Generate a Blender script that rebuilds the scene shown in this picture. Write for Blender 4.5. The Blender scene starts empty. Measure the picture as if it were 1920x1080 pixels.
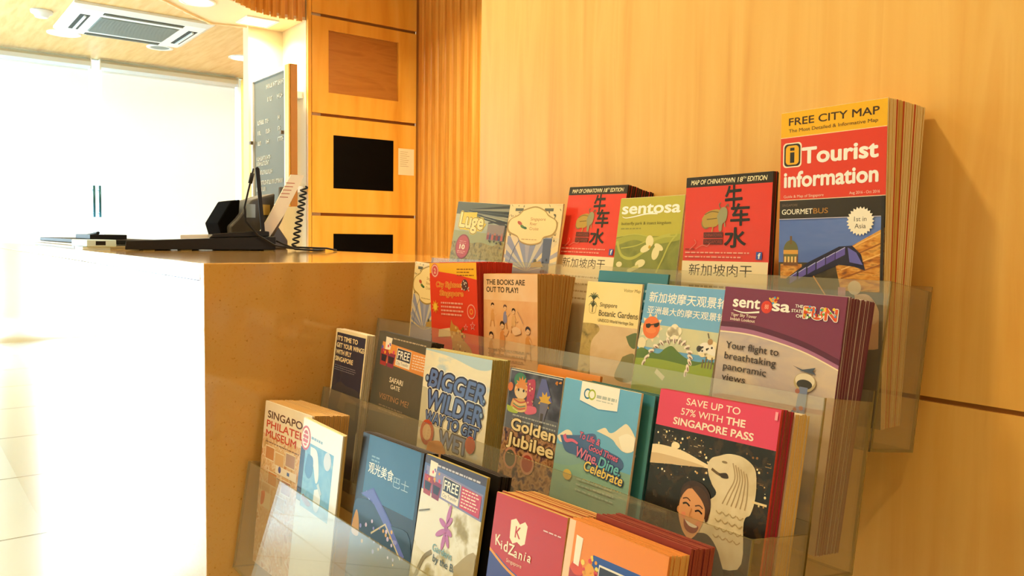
import bpy, bmesh, math, random
from mathutils import Vector, Matrix

random.seed(7)
C = bpy.context.scene.collection
ZC = 1.05                       # camera height above the floor (m)

# ------------------------------------------------------------------ camera
cam_data = bpy.data.cameras.new('camera')
cam_data.sensor_width = 36.0
cam_data.lens = 36.0 * 1528.81 / 1920.0
cam_data.clip_start = 0.02
cam = bpy.data.objects.new('camera', cam_data)
C.objects.link(cam)
fw = Vector((-0.7923, 0.6071, -0.0612)).normalized()
rt = Vector((0.6075, 0.7942, 0.0136)).normalized()
up = rt.cross(fw)
cam.matrix_world = Matrix(((rt.x, up.x, -fw.x, 0), (rt.y, up.y, -fw.y, 0),
                           (rt.z, up.z, -fw.z, ZC), (0, 0, 0, 1)))
sc = bpy.context.scene
sc.camera = cam
sc.cycles.transparent_max_bounces = 48
sc.cycles.max_bounces = 10

# ------------------------------------------------------------------ world, exposure
sc.view_settings.view_transform = 'Standard'
sc.view_settings.look = 'None'
sc.view_settings.gamma = 1.0
sc.view_settings.use_curve_mapping = False
sc.view_settings.exposure = 0.22
world = bpy.data.worlds.new('overcast_daylight')
sc.world = world
world.use_nodes = True
wn = world.node_tree.nodes
wn['Background'].inputs['Color'].default_value = (0.85, 0.94, 1.0, 1)
wn['Background'].inputs['Strength'].default_value = 1.6

def area(name, loc, size, power, color, direction, shape='RECTANGLE', spread=180):
    l = bpy.data.lights.new(name, 'AREA')
    l.shape = shape
    l.size = size[0]
    if shape == 'RECTANGLE':
        l.size_y = size[1]
    l.energy = power
    l.color = color
    l.spread = math.radians(spread)
    o = bpy.data.objects.new(name, l)
    C.objects.link(o)
    o.location = loc
    o.rotation_euler = Vector(direction).to_track_quat('-Z', 'Z').to_euler()
    return o

# daylight outside the street windows, and behind the side windows further along the lobby
area('window_daylight', (-9.7, -0.9, 1.25), (8.4, 2.6), 1000, (0.64, 0.86, 1.0), (1, 0, 0))
sun = bpy.data.lights.new('low_sun', 'SUN')
sun.energy = 32.0
sun.angle = math.radians(3)
sun.color = (0.56, 0.84, 1.0)
sun_o = bpy.data.objects.new('low_sun', sun)
C.objects.link(sun_o)
sun_o.rotation_euler = Vector((0.88, 0.015, -0.43)).to_track_quat('-Z', 'Z').to_euler()
WARM = (1.0, 0.83, 0.54)

# ------------------------------------------------------------------ materials
def lin(h):
    if isinstance(h, str):
        h = h.lstrip('#')
        c = [int(h[i:i + 2], 16) / 255 for i in (0, 2, 4)]
    else:
        c = h
    return tuple(x / 12.92 if x <= 0.04045 else ((x + 0.055) / 1.055) ** 2.4 for x in c) + (1.0,)

MATS = {}
def mat(name, col, rough=0.5, metal=0.0, spec=0.5, coat=0.0):
    if name in MATS:
        return MATS[name]
    m = bpy.data.materials.new(name)
    m.use_nodes = True
    b = m.node_tree.nodes['Principled BSDF']
    b.inputs['Base Color'].default_value = lin(col)
    b.inputs['Roughness'].default_value = rough
    b.inputs['Metallic'].default_value = metal
    b.inputs['Specular IOR Level'].default_value = spec
    b.inputs['Coat Weight'].default_value = coat
    b.inputs['Coat Roughness'].default_value = 0.06
    MATS[name] = m
    return m

def noise_mat(name, cols, scale=(1, 1, 1), nscale=5, detail=4, rough=0.5, distort=0.0, coat=0.0, spec=0.5, lo=0.3, hi=0.7, bump=0.0):
    """procedural mottled / grained material in object space"""
    if name in MATS:
        return MATS[name]
    m = bpy.data.materials.new(name)
    m.use_nodes = True
    nt = m.node_tree
    b = nt.nodes['Principled BSDF']
    tc = nt.nodes.new('ShaderNodeTexCoord')
    mp = nt.nodes.new('ShaderNodeMapping')
    mp.inputs['Scale'].default_value = scale
    nz = nt.nodes.new('ShaderNodeTexNoise')
    nz.inputs['Scale'].default_value = nscale
    nz.inputs['Detail'].default_value = detail
    nz.inputs['Distortion'].default_value = distort
    cr = nt.nodes.new('ShaderNodeValToRGB')
    els = cr.color_ramp.elements
    n = len(cols)
    els[0].position, els[1].position = lo, hi
    els[0].color, els[1].color = lin(cols[0]), lin(cols[-1])
    for i in range(1, n - 1):
        e = els.new(lo + (hi - lo) * i / (n - 1))
        e.color = lin(cols[i])
    L = nt.links.new
    L(tc.outputs['Object'], mp.inputs['Vector'])
    L(mp.outputs['Vector'], nz.inputs['Vector'])
    L(nz.outputs['Fac'], cr.inputs['Fac'])
    L(cr.outputs['Color'], b.inputs['Base Color'])
    b.inputs['Roughness'].default_value = rough
    b.inputs['Coat Weight'].default_value = coat
    b.inputs['Coat Roughness'].default_value = 0.08
    b.inputs['Specular IOR Level'].default_value = spec
    if bump:
        bp = nt.nodes.new('ShaderNodeBump')
        bp.inputs['Strength'].default_value = bump
        L(nz.outputs['Fac'], bp.inputs['Height'])
        L(bp.outputs['Normal'], b.inputs['Normal'])
    MATS[name] = m
    return m

def emit_mat(name, col, strength):
    m = bpy.data.materials.new(name)
    m.use_nodes = True
    nt = m.node_tree
    nt.nodes.remove(nt.nodes['Principled BSDF'])
    e = nt.nodes.new('ShaderNodeEmission')
    e.inputs['Color'].default_value = lin(col)
    e.inputs['Strength'].default_value = strength
    nt.links.new(e.outputs[0], nt.nodes['Material Output'].inputs[0])
    return m

def clear_mat(name, tint, ior=1.45, haze=None, haze_fac=0.0):
    """thin clear sheet: see-through, with Fresnel reflections"""
    m = bpy.data.materials.new(name)
    m.use_nodes = True
    nt = m.node_tree
    nt.nodes.remove(nt.nodes['Principled BSDF'])
    t = nt.nodes.new('ShaderNodeBsdfTransparent')
    t.inputs[0].default_value = tint + (1,)
    g = nt.nodes.new('ShaderNodeBsdfGlossy')
    g.inputs['Roughness'].default_value = 0.015
    L = nt.links.new
    r0 = ((ior - 1) / (ior + 1)) ** 2
    lw = nt.nodes.new('ShaderNodeLayerWeight'); lw.inputs['Blend'].default_value = 0.5
    pw = nt.nodes.new('ShaderNodeMath'); pw.operation = 'POWER'; pw.inputs[1].default_value = 5.0
    ma = nt.nodes.new('ShaderNodeMath'); ma.operation = 'MULTIPLY_ADD'; ma.inputs[1].default_value = 1 - r0; ma.inputs[2].default_value = r0
    mx = nt.nodes.new('ShaderNodeMixShader')
    L(lw.outputs['Facing'], pw.inputs[0]); L(pw.outputs[0], ma.inputs[0]); L(ma.outputs[0], mx.inputs[0])
    base = t
    if haze:
        d = nt.nodes.new('ShaderNodeBsdfDiffuse')
        d.inputs[0].default_value = lin(haze)
        m2 = nt.nodes.new('ShaderNodeMixShader')
        m2.inputs[0].default_value = haze_fac
        L(t.outputs[0], m2.inputs[1])
        L(d.outputs[0], m2.inputs[2])
        base = m2
    L(base.outputs[0], mx.inputs[1])
    L(g.outputs[0], mx.inputs[2])
    L(mx.outputs[0], nt.nodes['Material Output'].inputs[0])
    return m

def blind_mat():
    m = bpy.data.materials.new('roller_blind_fabric')
    m.use_nodes = True
    nt = m.node_tree
    nt.nodes.remove(nt.nodes['Principled BSDF'])
    d = nt.nodes.new('ShaderNodeBsdfDiffuse'); d.inputs[0].default_value = lin('#f2f2ec')
    t = nt.nodes.new('ShaderNodeBsdfTranslucent'); t.inputs[0].default_value = lin('#f4f4ee')
    mx = nt.nodes.new('ShaderNodeMixShader'); mx.inputs[0].default_value = 0.044
    nt.links.new(d.outputs[0], mx.inputs[1]); nt.links.new(t.outputs[0], mx.inputs[2])
    nt.links.new(mx.outputs[0], nt.nodes['Material Output'].inputs[0])
    return m

M_VENEER = noise_mat('maple_veneer_wall', ['#de9c40', '#e7ae50', '#ecb85c', '#e2a548'], (26, 26, 1.6), 1.0, 5, 0.42, 0.6, lo=0.25, hi=0.75)
M_CEIL = noise_mat('maple_ceiling_board', ['#dba962', '#e3b873', '#e8c182'], (3, 24, 3), 1.0, 4, 0.5, 0.4)
M_CABINET = noise_mat('golden_maple_cabinet', ['#e2992a', '#efae3c', '#f3b84a'], (5, 9, 1.2), 1.0, 4, 0.35, 0.5)
M_BROWN = noise_mat('brown_veneer_panel', ['#a9681c', '#bb7a2a', '#b06f22'], (3, 3, 22), 1.0, 4, 0.4, 0.6)
M_SLAT = noise_mat('slatted_maple', ['#cf8a2c', '#e2a043', '#eab257'], (30, 30, 1.2), 1.0, 4, 0.35, 0.8)
M_GROOVE = mat('groove_shadow_gap', '#9a6420', 0.7)
M_CREAM = mat('cream_painted_wall', '#efdcb2', 0.6)
M_WHITE = mat('white_plastic', '#eeeeea', 0.4)
M_LOBBY = mat('lobby_wall_paint', '#e6d3ae', 0.7)
M_BLACK = mat('black_plastic', '#161513', 0.55, spec=0.25)
M_SCREEN = mat('black_screen', '#020202', 0.45, spec=0.08)
M_ALU = mat('white_aluminium', '#dfe6ea', 0.35, 0.2)
M_DARKGREY = mat('dark_grey_plastic', '#4a463f', 0.45)
M_STONE = noise_mat('speckled_quartz', ['#9a6c2a', '#d6a350', '#d9a858', '#dbac5e'], (1, 1, 1), 240, 2, 0.09, lo=0.22, hi=0.42, coat=0.7)
M_ACRYLIC = clear_mat('clear_acrylic', (0.965, 0.96, 0.935), 1.75, '#d2c9ae', 0.11)
M_EDGE = clear_mat('acrylic_cut_edge', (0.62, 0.55, 0.36), 1.5, '#a99a63', 0.45)
M_GLASS = clear_mat('window_glass', (0.96, 0.98, 0.98), 1.45)
M_BLIND = blind_mat()

def floor_mat():
    m = bpy.data.materials.new('polished_cream_floor_tile')
    m.use_nodes = True
    nt = m.node_tree
    b = nt.nodes['Principled BSDF']
    tc = nt.nodes.new('ShaderNodeTexCoord')
    br = nt.nodes.new('ShaderNodeTexBrick')
    br.offset = 0.0
    br.inputs['Color1'].default_value = lin('#d3dee4'); br.inputs['Color2'].default_value = lin('#cdd9e0')
    br.inputs['Mortar'].default_value = lin('#8d8a84')
    br.inputs['Scale'].default_value = 1.0
    br.inputs['Mortar Size'].default_value = 0.006
    br.inputs['Brick Width'].default_value = 0.8
    br.inputs['Row Height'].default_value = 0.8
    nt.links.new(tc.outputs['Object'], br.inputs['Vector'])
    nt.links.new(br.outputs['Color'], b.inputs['Base Color'])
    b.inputs['Roughness'].default_value = 0.12
    return m
M_FLOOR = floor_mat()

# ------------------------------------------------------------------ mesh helpers
class MB:
    """collects faces with material slots and links them as one mesh object"""
    def __init__(self):
        self.v, self.f, self.mi, self.mats, self.sm = [], [], [], [], []
    def slot(self, m):
        if m not in self.mats:
            self.mats.append(m)
        return self.mats.index(m)
    def face(self, pts, m, smooth=False):
        i = len(self.v)
        self.v += [tuple(p) for p in pts]
        self.f.append(tuple(range(i, i + len(pts))))
        self.mi.append(self.slot(m)); self.sm.append(smooth)
    def box(self, lo, hi, m, M=None, face_mats=None):
        """face_mats: optional material for the two z faces ('z'), y faces ('y') or x faces ('x')"""
        x0, y0, z0 = lo; x1, y1, z1 = hi
        c = [(x0, y0, z0), (x1, y0, z0), (x1, y1, z0), (x0, y1, z0), (x0, y0, z1), (x1, y0, z1), (x1, y1, z1), (x0, y1, z1)]
        if M is not None:
            c = [tuple(M @ Vector(p)) for p in c]
        i = len(self.v); self.v += c
        fm = face_mats or {}
        for q, a in (((0, 3, 2, 1), 'z'), ((4, 5, 6, 7), 'z'), ((0, 1, 5, 4), 'y'), ((2, 3, 7, 6), 'y'), ((1, 2, 6, 5), 'x'), ((3, 0, 4, 7), 'x')):
            self.f.append(tuple(i + k for k in q)); self.mi.append(self.slot(fm.get(a, m))); self.sm.append(False)
    def prism(self, poly, axis, a, b, m, cap=None):
        """extrude a 2D polygon along an axis from a to b"""
        def P(p, t):
            return {'z': (p[0], p[1], t), 'y': (p[0], t, p[1]), 'x': (t, p[0], p[1])}[axis]
        n = len(poly); i = len(self.v)
        self.v += [P(p, a) for p in poly] + [P(p, b) for p in poly]
        self.f += [tuple(range(i, i + n)), tuple(range(i + 2 * n - 1, i + n - 1, -1))]
        self.mi += [self.slot(cap or m)] * 2; self.sm += [False] * 2
        for k in range(n):
            self.f.append((i + k, i + n + k, i + n + (k + 1) % n, i + (k + 1) % n)); self.mi.append(self.slot(m)); self.sm.append(False)
    def tube(self, pts, r, m, n=8):
        pts = [Vector(p) for p in pts]
        rings = []
        prev = None
        for k, p in enumerate(pts):
            t = (pts[min(k + 1, len(pts) - 1)] - pts[max(k - 1, 0)]).normalized()
            a = prev if prev is not None else (Vector((0, 0, 1)) if abs(t.z) < 0.9 else Vector((1, 0, 0)))
            a = (a - t * a.dot(t)).normalized(); prev = a
            b = t.cross(a)
            i = len(self.v); rr = r[k] if isinstance(r, (list, tuple)) else r
            self.v += [tuple(p + (a * math.cos(2 * math.pi * j / n) + b * math.sin(2 * math.pi * j / n)) * rr) for j in range(n)]
            rings.append(i)
        s = self.slot(m)
        for a, b in zip(rings, rings[1:]):
            for j in range(n):
                self.f.append((a + j, a + (j + 1) % n, b + (j + 1) % n, b + j)); self.mi.append(s); self.sm.append(True)
        self.f.append(tuple(rings[0] + j for j in range(n))[::-1]); self.f.append(tuple(rings[-1] + j for j in range(n)))
        self.mi += [s, s]; self.sm += [False, False]
    def lathe(self, prof, cx, cy, m, n=32, mats=None):
        """profile of (radius, z) about a vertical axis"""
        i0 = len(self.v)
        for r, z in prof:
            self.v += [(cx + r * math.cos(2 * math.pi * j / n), cy + r * math.sin(2 * math.pi * j / n), z) for j in range(n)]
        for k in range(len(prof) - 1):
            s = self.slot(mats[k] if mats else m)
            for j in range(n):
                a, b = i0 + k * n, i0 + (k + 1) * n
                self.f.append((a + j, a + (j + 1) % n, b + (j + 1) % n, b + j)); self.mi.append(s); self.sm.append(True)
    def build(self, name, parent=None, bevel=0.0):
        me = bpy.data.meshes.new(name)
        me.from_pydata(self.v, [], self.f)
        for m in self.mats:
            me.materials.append(m)
        me.polygons.foreach_set('material_index', self.mi)
        me.polygons.foreach_set('use_smooth', self.sm)
        me.update()
        o = bpy.data.objects.new(name, me)
        C.objects.link(o)
        if parent is not None:
            o.parent = parent
        if bevel:
            bv = o.modifiers.new('bevel', 'BEVEL'); bv.width = bevel; bv.segments = 2; bv.limit_method = 'ANGLE'
        return o

def tag(o, label, cat, group=None):
    o['label'] = label; o['category'] = cat
    if group: o['group'] = group
    return o

def empty(name, loc, label=None, cat=None, group=None):
    o = bpy.data.objects.new(name, None)
    o.empty_display_size = 0.05
    C.objects.link(o)
    o.location = loc
    if label: tag(o, label, cat, group)
    return o

def structure(o):
    o['kind'] = 'structure'
    return o

def at(parent, o):
    """parent a mesh authored in world space to an Empty that only has a location"""
    o.parent = parent
    o.matrix_parent_inverse = Matrix.Translation(-Vector(parent.location))
    return o

# ------------------------------------------------------------------ room shell
WY = 0.955            # face of the veneer wall behind the rack
XE = -1.358           # its far end
XW = -8.95            # window wall
CZ = 2.75             # ceiling
SIDE = 3.25           # far side wall behind the notice board
m = MB(); m.box((-12, -6, -0.1), (3, 4, 0.0), M_FLOOR); structure(m.build('floor'))
m = MB(); m.box((XW - 0.2, -6, CZ), (3, 4, CZ + 0.12), M_CEIL)
structure(m.build('ceiling'))
SEAM = ZC - 0.18
m = MB()
m.box((XE, WY, 0), (2.6, WY + 0.1, SEAM - 0.003), M_VENEER)
m.box((XE, WY + 0.004, SEAM - 0.003), (2.6, WY + 0.1, SEAM + 0.003), M_GROOVE)
m.box((XE, WY, SEAM + 0.003), (2.6, WY + 0.1, CZ), M_VENEER)
structure(m.build('wall_right'))
m = MB(); m.box((2.6, -6, 0), (2.7, 1.2, CZ), M_VENEER); structure(m.build('wall_back'))
m = MB(); m.box((XW - 0.1, -6.1, 0), (2.7, -6.0, CZ), M_LOBBY); structure(m.build('wall_left'))
m = MB()
m.box((XW, SIDE, 0), (-5.42, SIDE + 0.1, CZ), M_CABINET)
structure(m.build('wall_far_side'))
# cream stub wall that carries the notice board, with a concave corner
m = MB()
m.box((-5.52, 1.93, 0), (-5.42, SIDE, CZ), M_CREAM)
m.box((-5.42, 2.165, 0), (-5.03, 2.265, CZ), M_CREAM)
structure(m.build('wall_notice'))
# slatted return wall
m = MB()
m.box((-5.05, 2.99, 0), (-1.2, 3.05, CZ), M_SLAT)
x = -4.995
while x < -3.0:
    pr = [(x, 2.99), (x + 0.012, 2.972), (x + 0.062, 2.968), (x + 0.078, 2.975), (x + 0.086, 2.99)]
    m.prism(pr, 'z', 0, CZ, M_SLAT)
    x += 0.088
structure(m.build('wall_slatted'))
# window wall: glazed openings between columns
m = MB()
GZ = 2.735
for y0, y1 in ((-6.0, -4.6), (-0.32, 0.02), (3.12, 3.3)):
    m.box((XW - 0.15, y0, 0), (XW + 0.03, y1, CZ), M_CABINET if y0 > 3 else M_CREAM)
m.box((XW - 0.15, -6.0, GZ), (XW, 3.3, CZ), M_ALU)
structure(m.build('wall_front'))

def window(name, y0, y1, mullions):
    r = MB()
    r.box((XW - 0.10, y0, 0.0), (XW - 0.05, y0 + 0.05, GZ), M_ALU)
    r.box((XW - 0.10, y1 - 0.05, 0.0), (XW - 0.05, y1, GZ), M_ALU)
    for y in mullions:
        r.box((XW - 0.10, y - 0.022, 0.0), (XW - 0.05, y + 0.022, GZ), M_ALU)
    for z in (0.0, GZ - 0.05):
        r.box((XW - 0.099, y0, z), (XW - 0.051, y1, z + 0.05), M_ALU)
    f = structure(r.build(name))
    g = MB(); g.box((XW - 0.078, y0 + 0.05, 0.05), (XW - 0.074, y1 - 0.05, GZ - 0.05), M_GLASS)
    g.build('pane', f)
    return f
window('window_1', 0.02, 3.12, [1.655])
window('window_2', -4.6, -0.32, [-3.2, -1.8])
# the pull handles on the glass door between the two blinds
pair = MB()
for dy in (-0.026, 0.026):
    y = 1.655 + dy
    pair.tube([(XW + 0.05, y, ZC + 0.15), (XW + 0.05, y, ZC + 0.46)], 0.011, mat('teal_steel', '#2f5f66', 0.3, 0.6), 10)
    for z in (ZC + 0.19, ZC + 0.42):
        pair.tube([(XW + 0.05, y, z), (XW - 0.06, y, z)], 0.007, MATS['teal_steel'], 8)
o = pair.build('door_handle'); tag(o, 'pair of slim dark pull handles on the glass between the blinds', 'door handle')

def blind(y0, y1, label):
    t = empty('roller_blind', (XW + 0.05, (y0 + y1) / 2, 2.70), label, 'roller blind', 'roller blinds on the street window')
    a = MB(); a.face([(XW + 0.040, y0 + 0.02, 0.25), (XW + 0.040, y1 - 0.02, 0.25), (XW + 0.040, y1 - 0.02, 2.64), (XW + 0.040, y0 + 0.02, 2.64)], M_BLIND); at(t, a.build('fabric'))
    a = MB(); a.prism([(XW + 0.005, 2.640), (XW + 0.06, 2.633), (XW + 0.085, 2.66), (XW + 0.085, 2.70), (XW + 0.06, 2.725), (XW + 0.005, 2.725)], 'y', y0, y1, M_ALU); at(t, a.build('cassette'))
    a = MB(); a.box((XW + 0.030, y0 + 0.02, 0.225), (XW + 0.052, y1 - 0.02, 0.25), M_ALU); at(t, a.build('bottom_bar'))
    for y in (y0 - 0.004, y1 - 0.004):
        a = MB(); a.box((XW, y, 2.63), (XW + 0.09, y + 0.008, 2.735), M_WHITE); at(t, a.build('bracket'))
blind(0.03, 1.615, 'pulled-down cream roller blind whose left side leaves the frame')
blind(1.695, 3.045, 'pulled-down cream roller blind beside the orange column and the notice board')

# ------------------------------------------------------------------ canopy with ribbed edge
near = [(-4.10, 0.2), (-4.45, 0.9), (-4.62, 1.22), (-4.77, 1.46), (-4.87, 1.655), (-5.0, 1.812), (-5.042, 1.929), (-5.047, 2.017), (-5.03, 2.160)]
far = [(-5.41, 2.160), (-5.415, 1.92), (-5.479, 1.705), (-5.313, 1.515), (-5.137, 1.338), (-4.95, 1.08), (-4.75, 0.7), (-4.45, 0.2)]
K0 = ZC + 1.37
t = empty('canopy', (-5.1, 1.8, K0), 'pale curved soffit with a ribbed wooden edge hung over the counter', 'canopy')
m = MB(); m.prism(near + far, 'z', K0, K0 + 0.02, mat('pale_soffit', '#e8cf9f', 0.6)); at(t, m.build('soffit_board'))
def resample(pts, step):
    out = []; carry = 0.0
    for a, b in zip(pts, pts[1:]):
        a, b = Vector(a), Vector(b); L = (b - a).length; s = carry
        while s < L:
            out.append((a + (b - a) * (s / L), (b - a).normalized())); s += step
        carry = s - L
    return out
m = MB()
for p, d in resample(near, 0.055):
    nrm = Vector((d.y, -d.x))
    if p.y > 2.10: continue
    q = [p + d * 0.004 + nrm * 0.0, p + d * 0.012 + nrm * 0.016, p + d * 0.036 + nrm * 0.016, p + d * 0.044]
    m.prism([tuple(v) for v in q], 'z', K0 - 0.012, CZ, M_SLAT)
n2 = [(x + 0.0, y) for x, y in near]
back = [(x - 0.03, y) for x, y in reversed(near)]
m.prism(n2 + back, 'z', K0 + 0.02, CZ, M_SLAT)
at(t, m.build('ribbed_fascia'))
m = MB()
outer, inner = [], []
for k, (p, d) in enumerate(resample(far[1:], 0.022)):
    n_ = Vector((-d.y, d.x))
    e = 0.012 if (k // 2) % 2 else 0.0
    outer.append(tuple(p - n_ * (0.002 + e))); inner.append(tuple(p + n_ * 0.006))
m.prism(outer + inner[::-1], 'z', K0 - 0.012, K0 - 0.0002, MATS['pale_soffit'])
at(t, m.build('rear_trim'))

# ------------------------------------------------------------------ lamps and ceiling fittings
M_LAMP = emit_mat('lamp_diffuser', '#fff0d2', 9.0)
def downlight(x, y, z, label, r=0.095, power=10, square=False):
    t = empty('downlight', (x, y, z), label, 'downlight', 'recessed ceiling downlights')
    a = MB()
    if square:
        for lo, hi in (((-r - .02, -r - .02), (r + .02, -r)), ((-r - .02, r), (r + .02, r + .02)), ((-r - .02, -r), (-r, r)), ((r, -r), (r + .02, r))):
            a.box((x + lo[0], y + lo[1], z - 0.008), (x + hi[0], y + hi[1], z - 0.0005), M_WHITE)
    else:
        a.lathe([(r + 0.018, z - 0.0005), (r + 0.018, z - 0.008), (r, z - 0.010), (r - 0.004, z - 0.003)], x, y, M_WHITE)
    at(t, a.build('trim_ring'))
    a = MB()
    if square:
        a.box((x - r, y - r, z - 0.006), (x + r, y + r, z - 0.002), M_LAMP)
    else:
        a.lathe([(0.001, z - 0.006), (r - 0.004, z - 0.006), (r - 0.004, z - 0.002), (0.001, z - 0.002)], x, y, M_LAMP)
    at(t, a.build('diffuser'))
    l = area('downlight_lamp', (x, y, z - 0.03), (r * 1.9, r * 1.9), power, WARM, (0, 0, -1), 'DISK', 150)
    at(t, l)
    return t
downlight(-7.99, 1.25, CZ, 'round glowing downlight in the wood ceiling beside the grey-grilled air unit', 0.115)
downlight(-7.93, 2.77, CZ, 'round glowing downlight in the wood ceiling above the notice board corner', 0.115)
downlight(-5.25, 1.93, K0, 'square glowing downlight under the curved soffit beside the cream wall', 0.085, 7, True)
downlight(-5.03, 1.49, K0, 'round glowing downlight in the curved soffit, cut by the top of the photo', 0.085, 7)
for x, y, w in ((-1.35, -0.15, 21), (-2.7, -0.2, 14), (0.7, -0.7, 13), (-0.9, -2.2, 9), (-3.2, -2.2, 5), (-5.6, -1.2, 4)):  # unseen lamps added to light the veneer wall, counter and leaflet stacks
    o = downlight(x, y, CZ, 'out-of-view round downlight added in the wood ceiling over the lobby floor', 0.09, w)
    o['group'] = 'added lobby downlights'
for x, y in ((-2.7, 1.9), (-3.7, 2.3)):  # unseen lamps added to brighten the slatted wall
    o = downlight(x, y, CZ, 'out-of-view round downlight added in the wood ceiling behind the counter', 0.09, 24)
    o['group'] = 'added staff side downlights'

# air conditioning cassette
ax0, ax1, ay0, ay1 = -7.765, -6.80, 1.135, 2.15
t = empty('air_conditioner', ((ax0 + ax1) / 2, (ay0 + ay1) / 2, CZ), 'white square ceiling cassette with grey grille and dark air slots', 'air conditioner')
ins = 0.215
m = MB()
zb = CZ - 0.045
def ring(x0, x1, y0, y1, z): return [(x0, y0, z), (x1, y0, z), (x1, y1, z), (x0, y1, z)]
r0 = ring(ax0, ax1, ay0, ay1, CZ - 0.001); r1 = ring(ax0, ax1, ay0, ay1, CZ - 0.02)
r2 = ring(ax0 + 0.05, ax1 - 0.05, ay0 + 0.05, ay1 - 0.05, zb); r3 = ring(ax0 + ins, ax1 - ins, ay0 + ins, ay1 - ins, zb)
for a, b in ((r0, r1), (r1, r2), (r2, r3)):
    for k in range(4):
        m.face([a[k], a[(k + 1) % 4], b[(k + 1) % 4], b[k]], M_WHITE)
at(t, m.build('panel'))
m = MB()
gx0, gx1, gy0, gy1 = ax0 + ins, ax1 - ins, ay0 + ins, ay1 - ins
M_GRILLE = mat('grey_grille', '#8f9691', 0.6)
m.box((gx0, gy0, zb - 0.002), (gx1, gy1, zb + 0.01), M_GRILLE)
n = 26
for k in range(n):
    x = gx0 + (gx1 - gx0) * (k + 0.2) / n
    m.box((x, gy0 + 0.01, zb - 0.008), (x + 0.010, gy1 - 0.01, zb - 0.0021), M_GRILLE)
at(t, m.build('grille'))
M_SLOT = mat('dark_air_slot', '#1f211e', 0.6)
for k, (x0, x1, y0, y1) in enumerate(((ax0 + 0.075, ax0 + 0.135, gy0, gy1), (ax1 - 0.135, ax1 - 0.075, gy0, gy1), (gx0, gx1, ay0 + 0.075, ay0 + 0.145), (gx0, gx1, ay1 - 0.145, ay1 - 0.075))):
    a = MB(); a.box((x0, y0, zb - 0.003), (x1, y1, zb - 0.0005), M_SLOT)
    v = at(t, a.build('air_slot'))
    b = MB()
    if x1 - x0 > y1 - y0:
        b.box((x0 + .01, (y0 + y1) / 2 - 0.006, zb - 0.016), (x1 - .01, (y0 + y1) / 2 + 0.008, zb - 0.0031), M_WHITE)
    else:
        b.box(((x0 + x1) / 2 + 0.012, y0 + .01, zb - 0.016), ((x0 + x1) / 2 + 0.022, y1 - .01, zb - 0.0031), M_GRILLE)
    f = b.build('louvre'); f.parent = v; f.matrix_parent_inverse = v.matrix_world.inverted()
# smoke detector, speaker
m = MB(); m.lathe([(0.001, CZ - 0.055), (0.045, CZ - 0.052), (0.055, CZ - 0.03), (0.075, CZ - 0.022), (0.078, CZ - 0.0005)], -7.306, 0.992, M_WHITE)
o = m.build('smoke_detector'); tag(o, 'small white domed detector on the wood ceiling left of the air unit', 'smoke detector')
m = MB(); m.lathe([(0.07, CZ - 0.012), (0.078, CZ - 0.0045), (0.0781, CZ - 0.004)], -7.306, 0.992, M_DARKGREY); m.build('vent_band', o)
t = empty('ceiling_speaker', (-7.989, 2.028, CZ), 'round ceiling speaker with a grey mesh beside the air unit', 'speaker')
m = MB(); m.lathe([(0.115, CZ - 0.0005), (0.115, CZ - 0.010), (0.085, CZ - 0.012), (0.08, CZ - 0.006)], -7.989, 2.028, M_WHITE); at(t, m.build('rim'))
m = MB(); m.lathe([(0.001, CZ - 0.010), (0.05, CZ - 0.009), (0.082, CZ - 0.005)], -7.989, 2.028, M_GRILLE); at(t, m.build('mesh_cover'))

# ------------------------------------------------------------------ cabinet with screens
CX = -5.0
cy0, cy1 = 2.165, 2.968
t = empty('cabinet', (CX - 0.2, (cy0 + cy1) / 2, 0), 'tall golden maple wall cabinet with three framed openings stacked above the counter', 'cabinet')
m = MB()
m.box((CX - 0.35, cy0 + 0.1, 0), (CX - 0.022, cy1, CZ - 0.001), M_GROOVE)
m.box((CX - 0.022, cy0, 0), (CX + 0.001, cy0 + 0.022, CZ - 0.001), M_CABINET)
at(t, m.build('carcass'))
def framed(zl, zh, o, name, inner, depth):
    """a front panel with a rectangular opening o = (y0, y1, z0, z1)"""
    a = MB(); y0, y1 = cy0 + 0.026, cy1 - 0.004
    if o is None:
        a.box((CX - 0.020, y0, zl), (CX, y1, zh), M_CABINET)
        return at(t, a.build(name))
    a.box((CX - 0.020, y0, zl), (CX, o[0], zh), M_CABINET); a.box((CX - 0.020, o[1], zl), (CX, y1, zh), M_CABINET)
    a.box((CX - 0.020, o[0], zl), (CX, o[1], o[2]), M_CABINET); a.box((CX - 0.020, o[0], o[3]), (CX, o[1], zh), M_CABINET)
    p = at(t, a.build(name))
    b = MB(); b.box((CX - 0.021, o[0] + 0.0005, o[2] + 0.0005), (CX - depth, o[1] - 0.0005, o[3] - 0.0005), inner)
    q = b.build('inset_panel' if inner is M_BROWN else 'screen'); q.parent = p; q.matrix_parent_inverse = p.matrix_world.inverted()
    q['label'] = 'brown veneer inset' if inner is M_BROWN else 'blank black screen'
    return p
z = ZC
framed(z + 1.425, CZ - 0.002, None, 'header_panel', None, 0)
framed(z + 0.792, z + 1.405, (2.306, 2.822, z + 0.928, z + 1.327), 'door_panel', M_BROWN, 0.017)
framed(z + 0.148, z + 0.772, (2.340, 2.788, z + 0.310, z + 0.657), 'door_panel', M_SCREEN, 0.004)
framed(z - 0.50, z + 0.128, (2.340, 2.788, z - 0.334, z + 0.0125), 'door_panel', M_SCREEN, 0.004)
framed(0.0, z - 0.52, None, 'base_panel', None, 0)
m = MB(); m.box((CX + 0.0006, 2.824, z + 0.427), (CX + 0.0016, 2.949, z + 0.609), mat('note_paper', '#f0dfb0', 0.8))
o = m.build('paper_note'); tag(o, 'small cream note with faint pencil lines taped beside the black screen', 'note')
m = MB()
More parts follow.
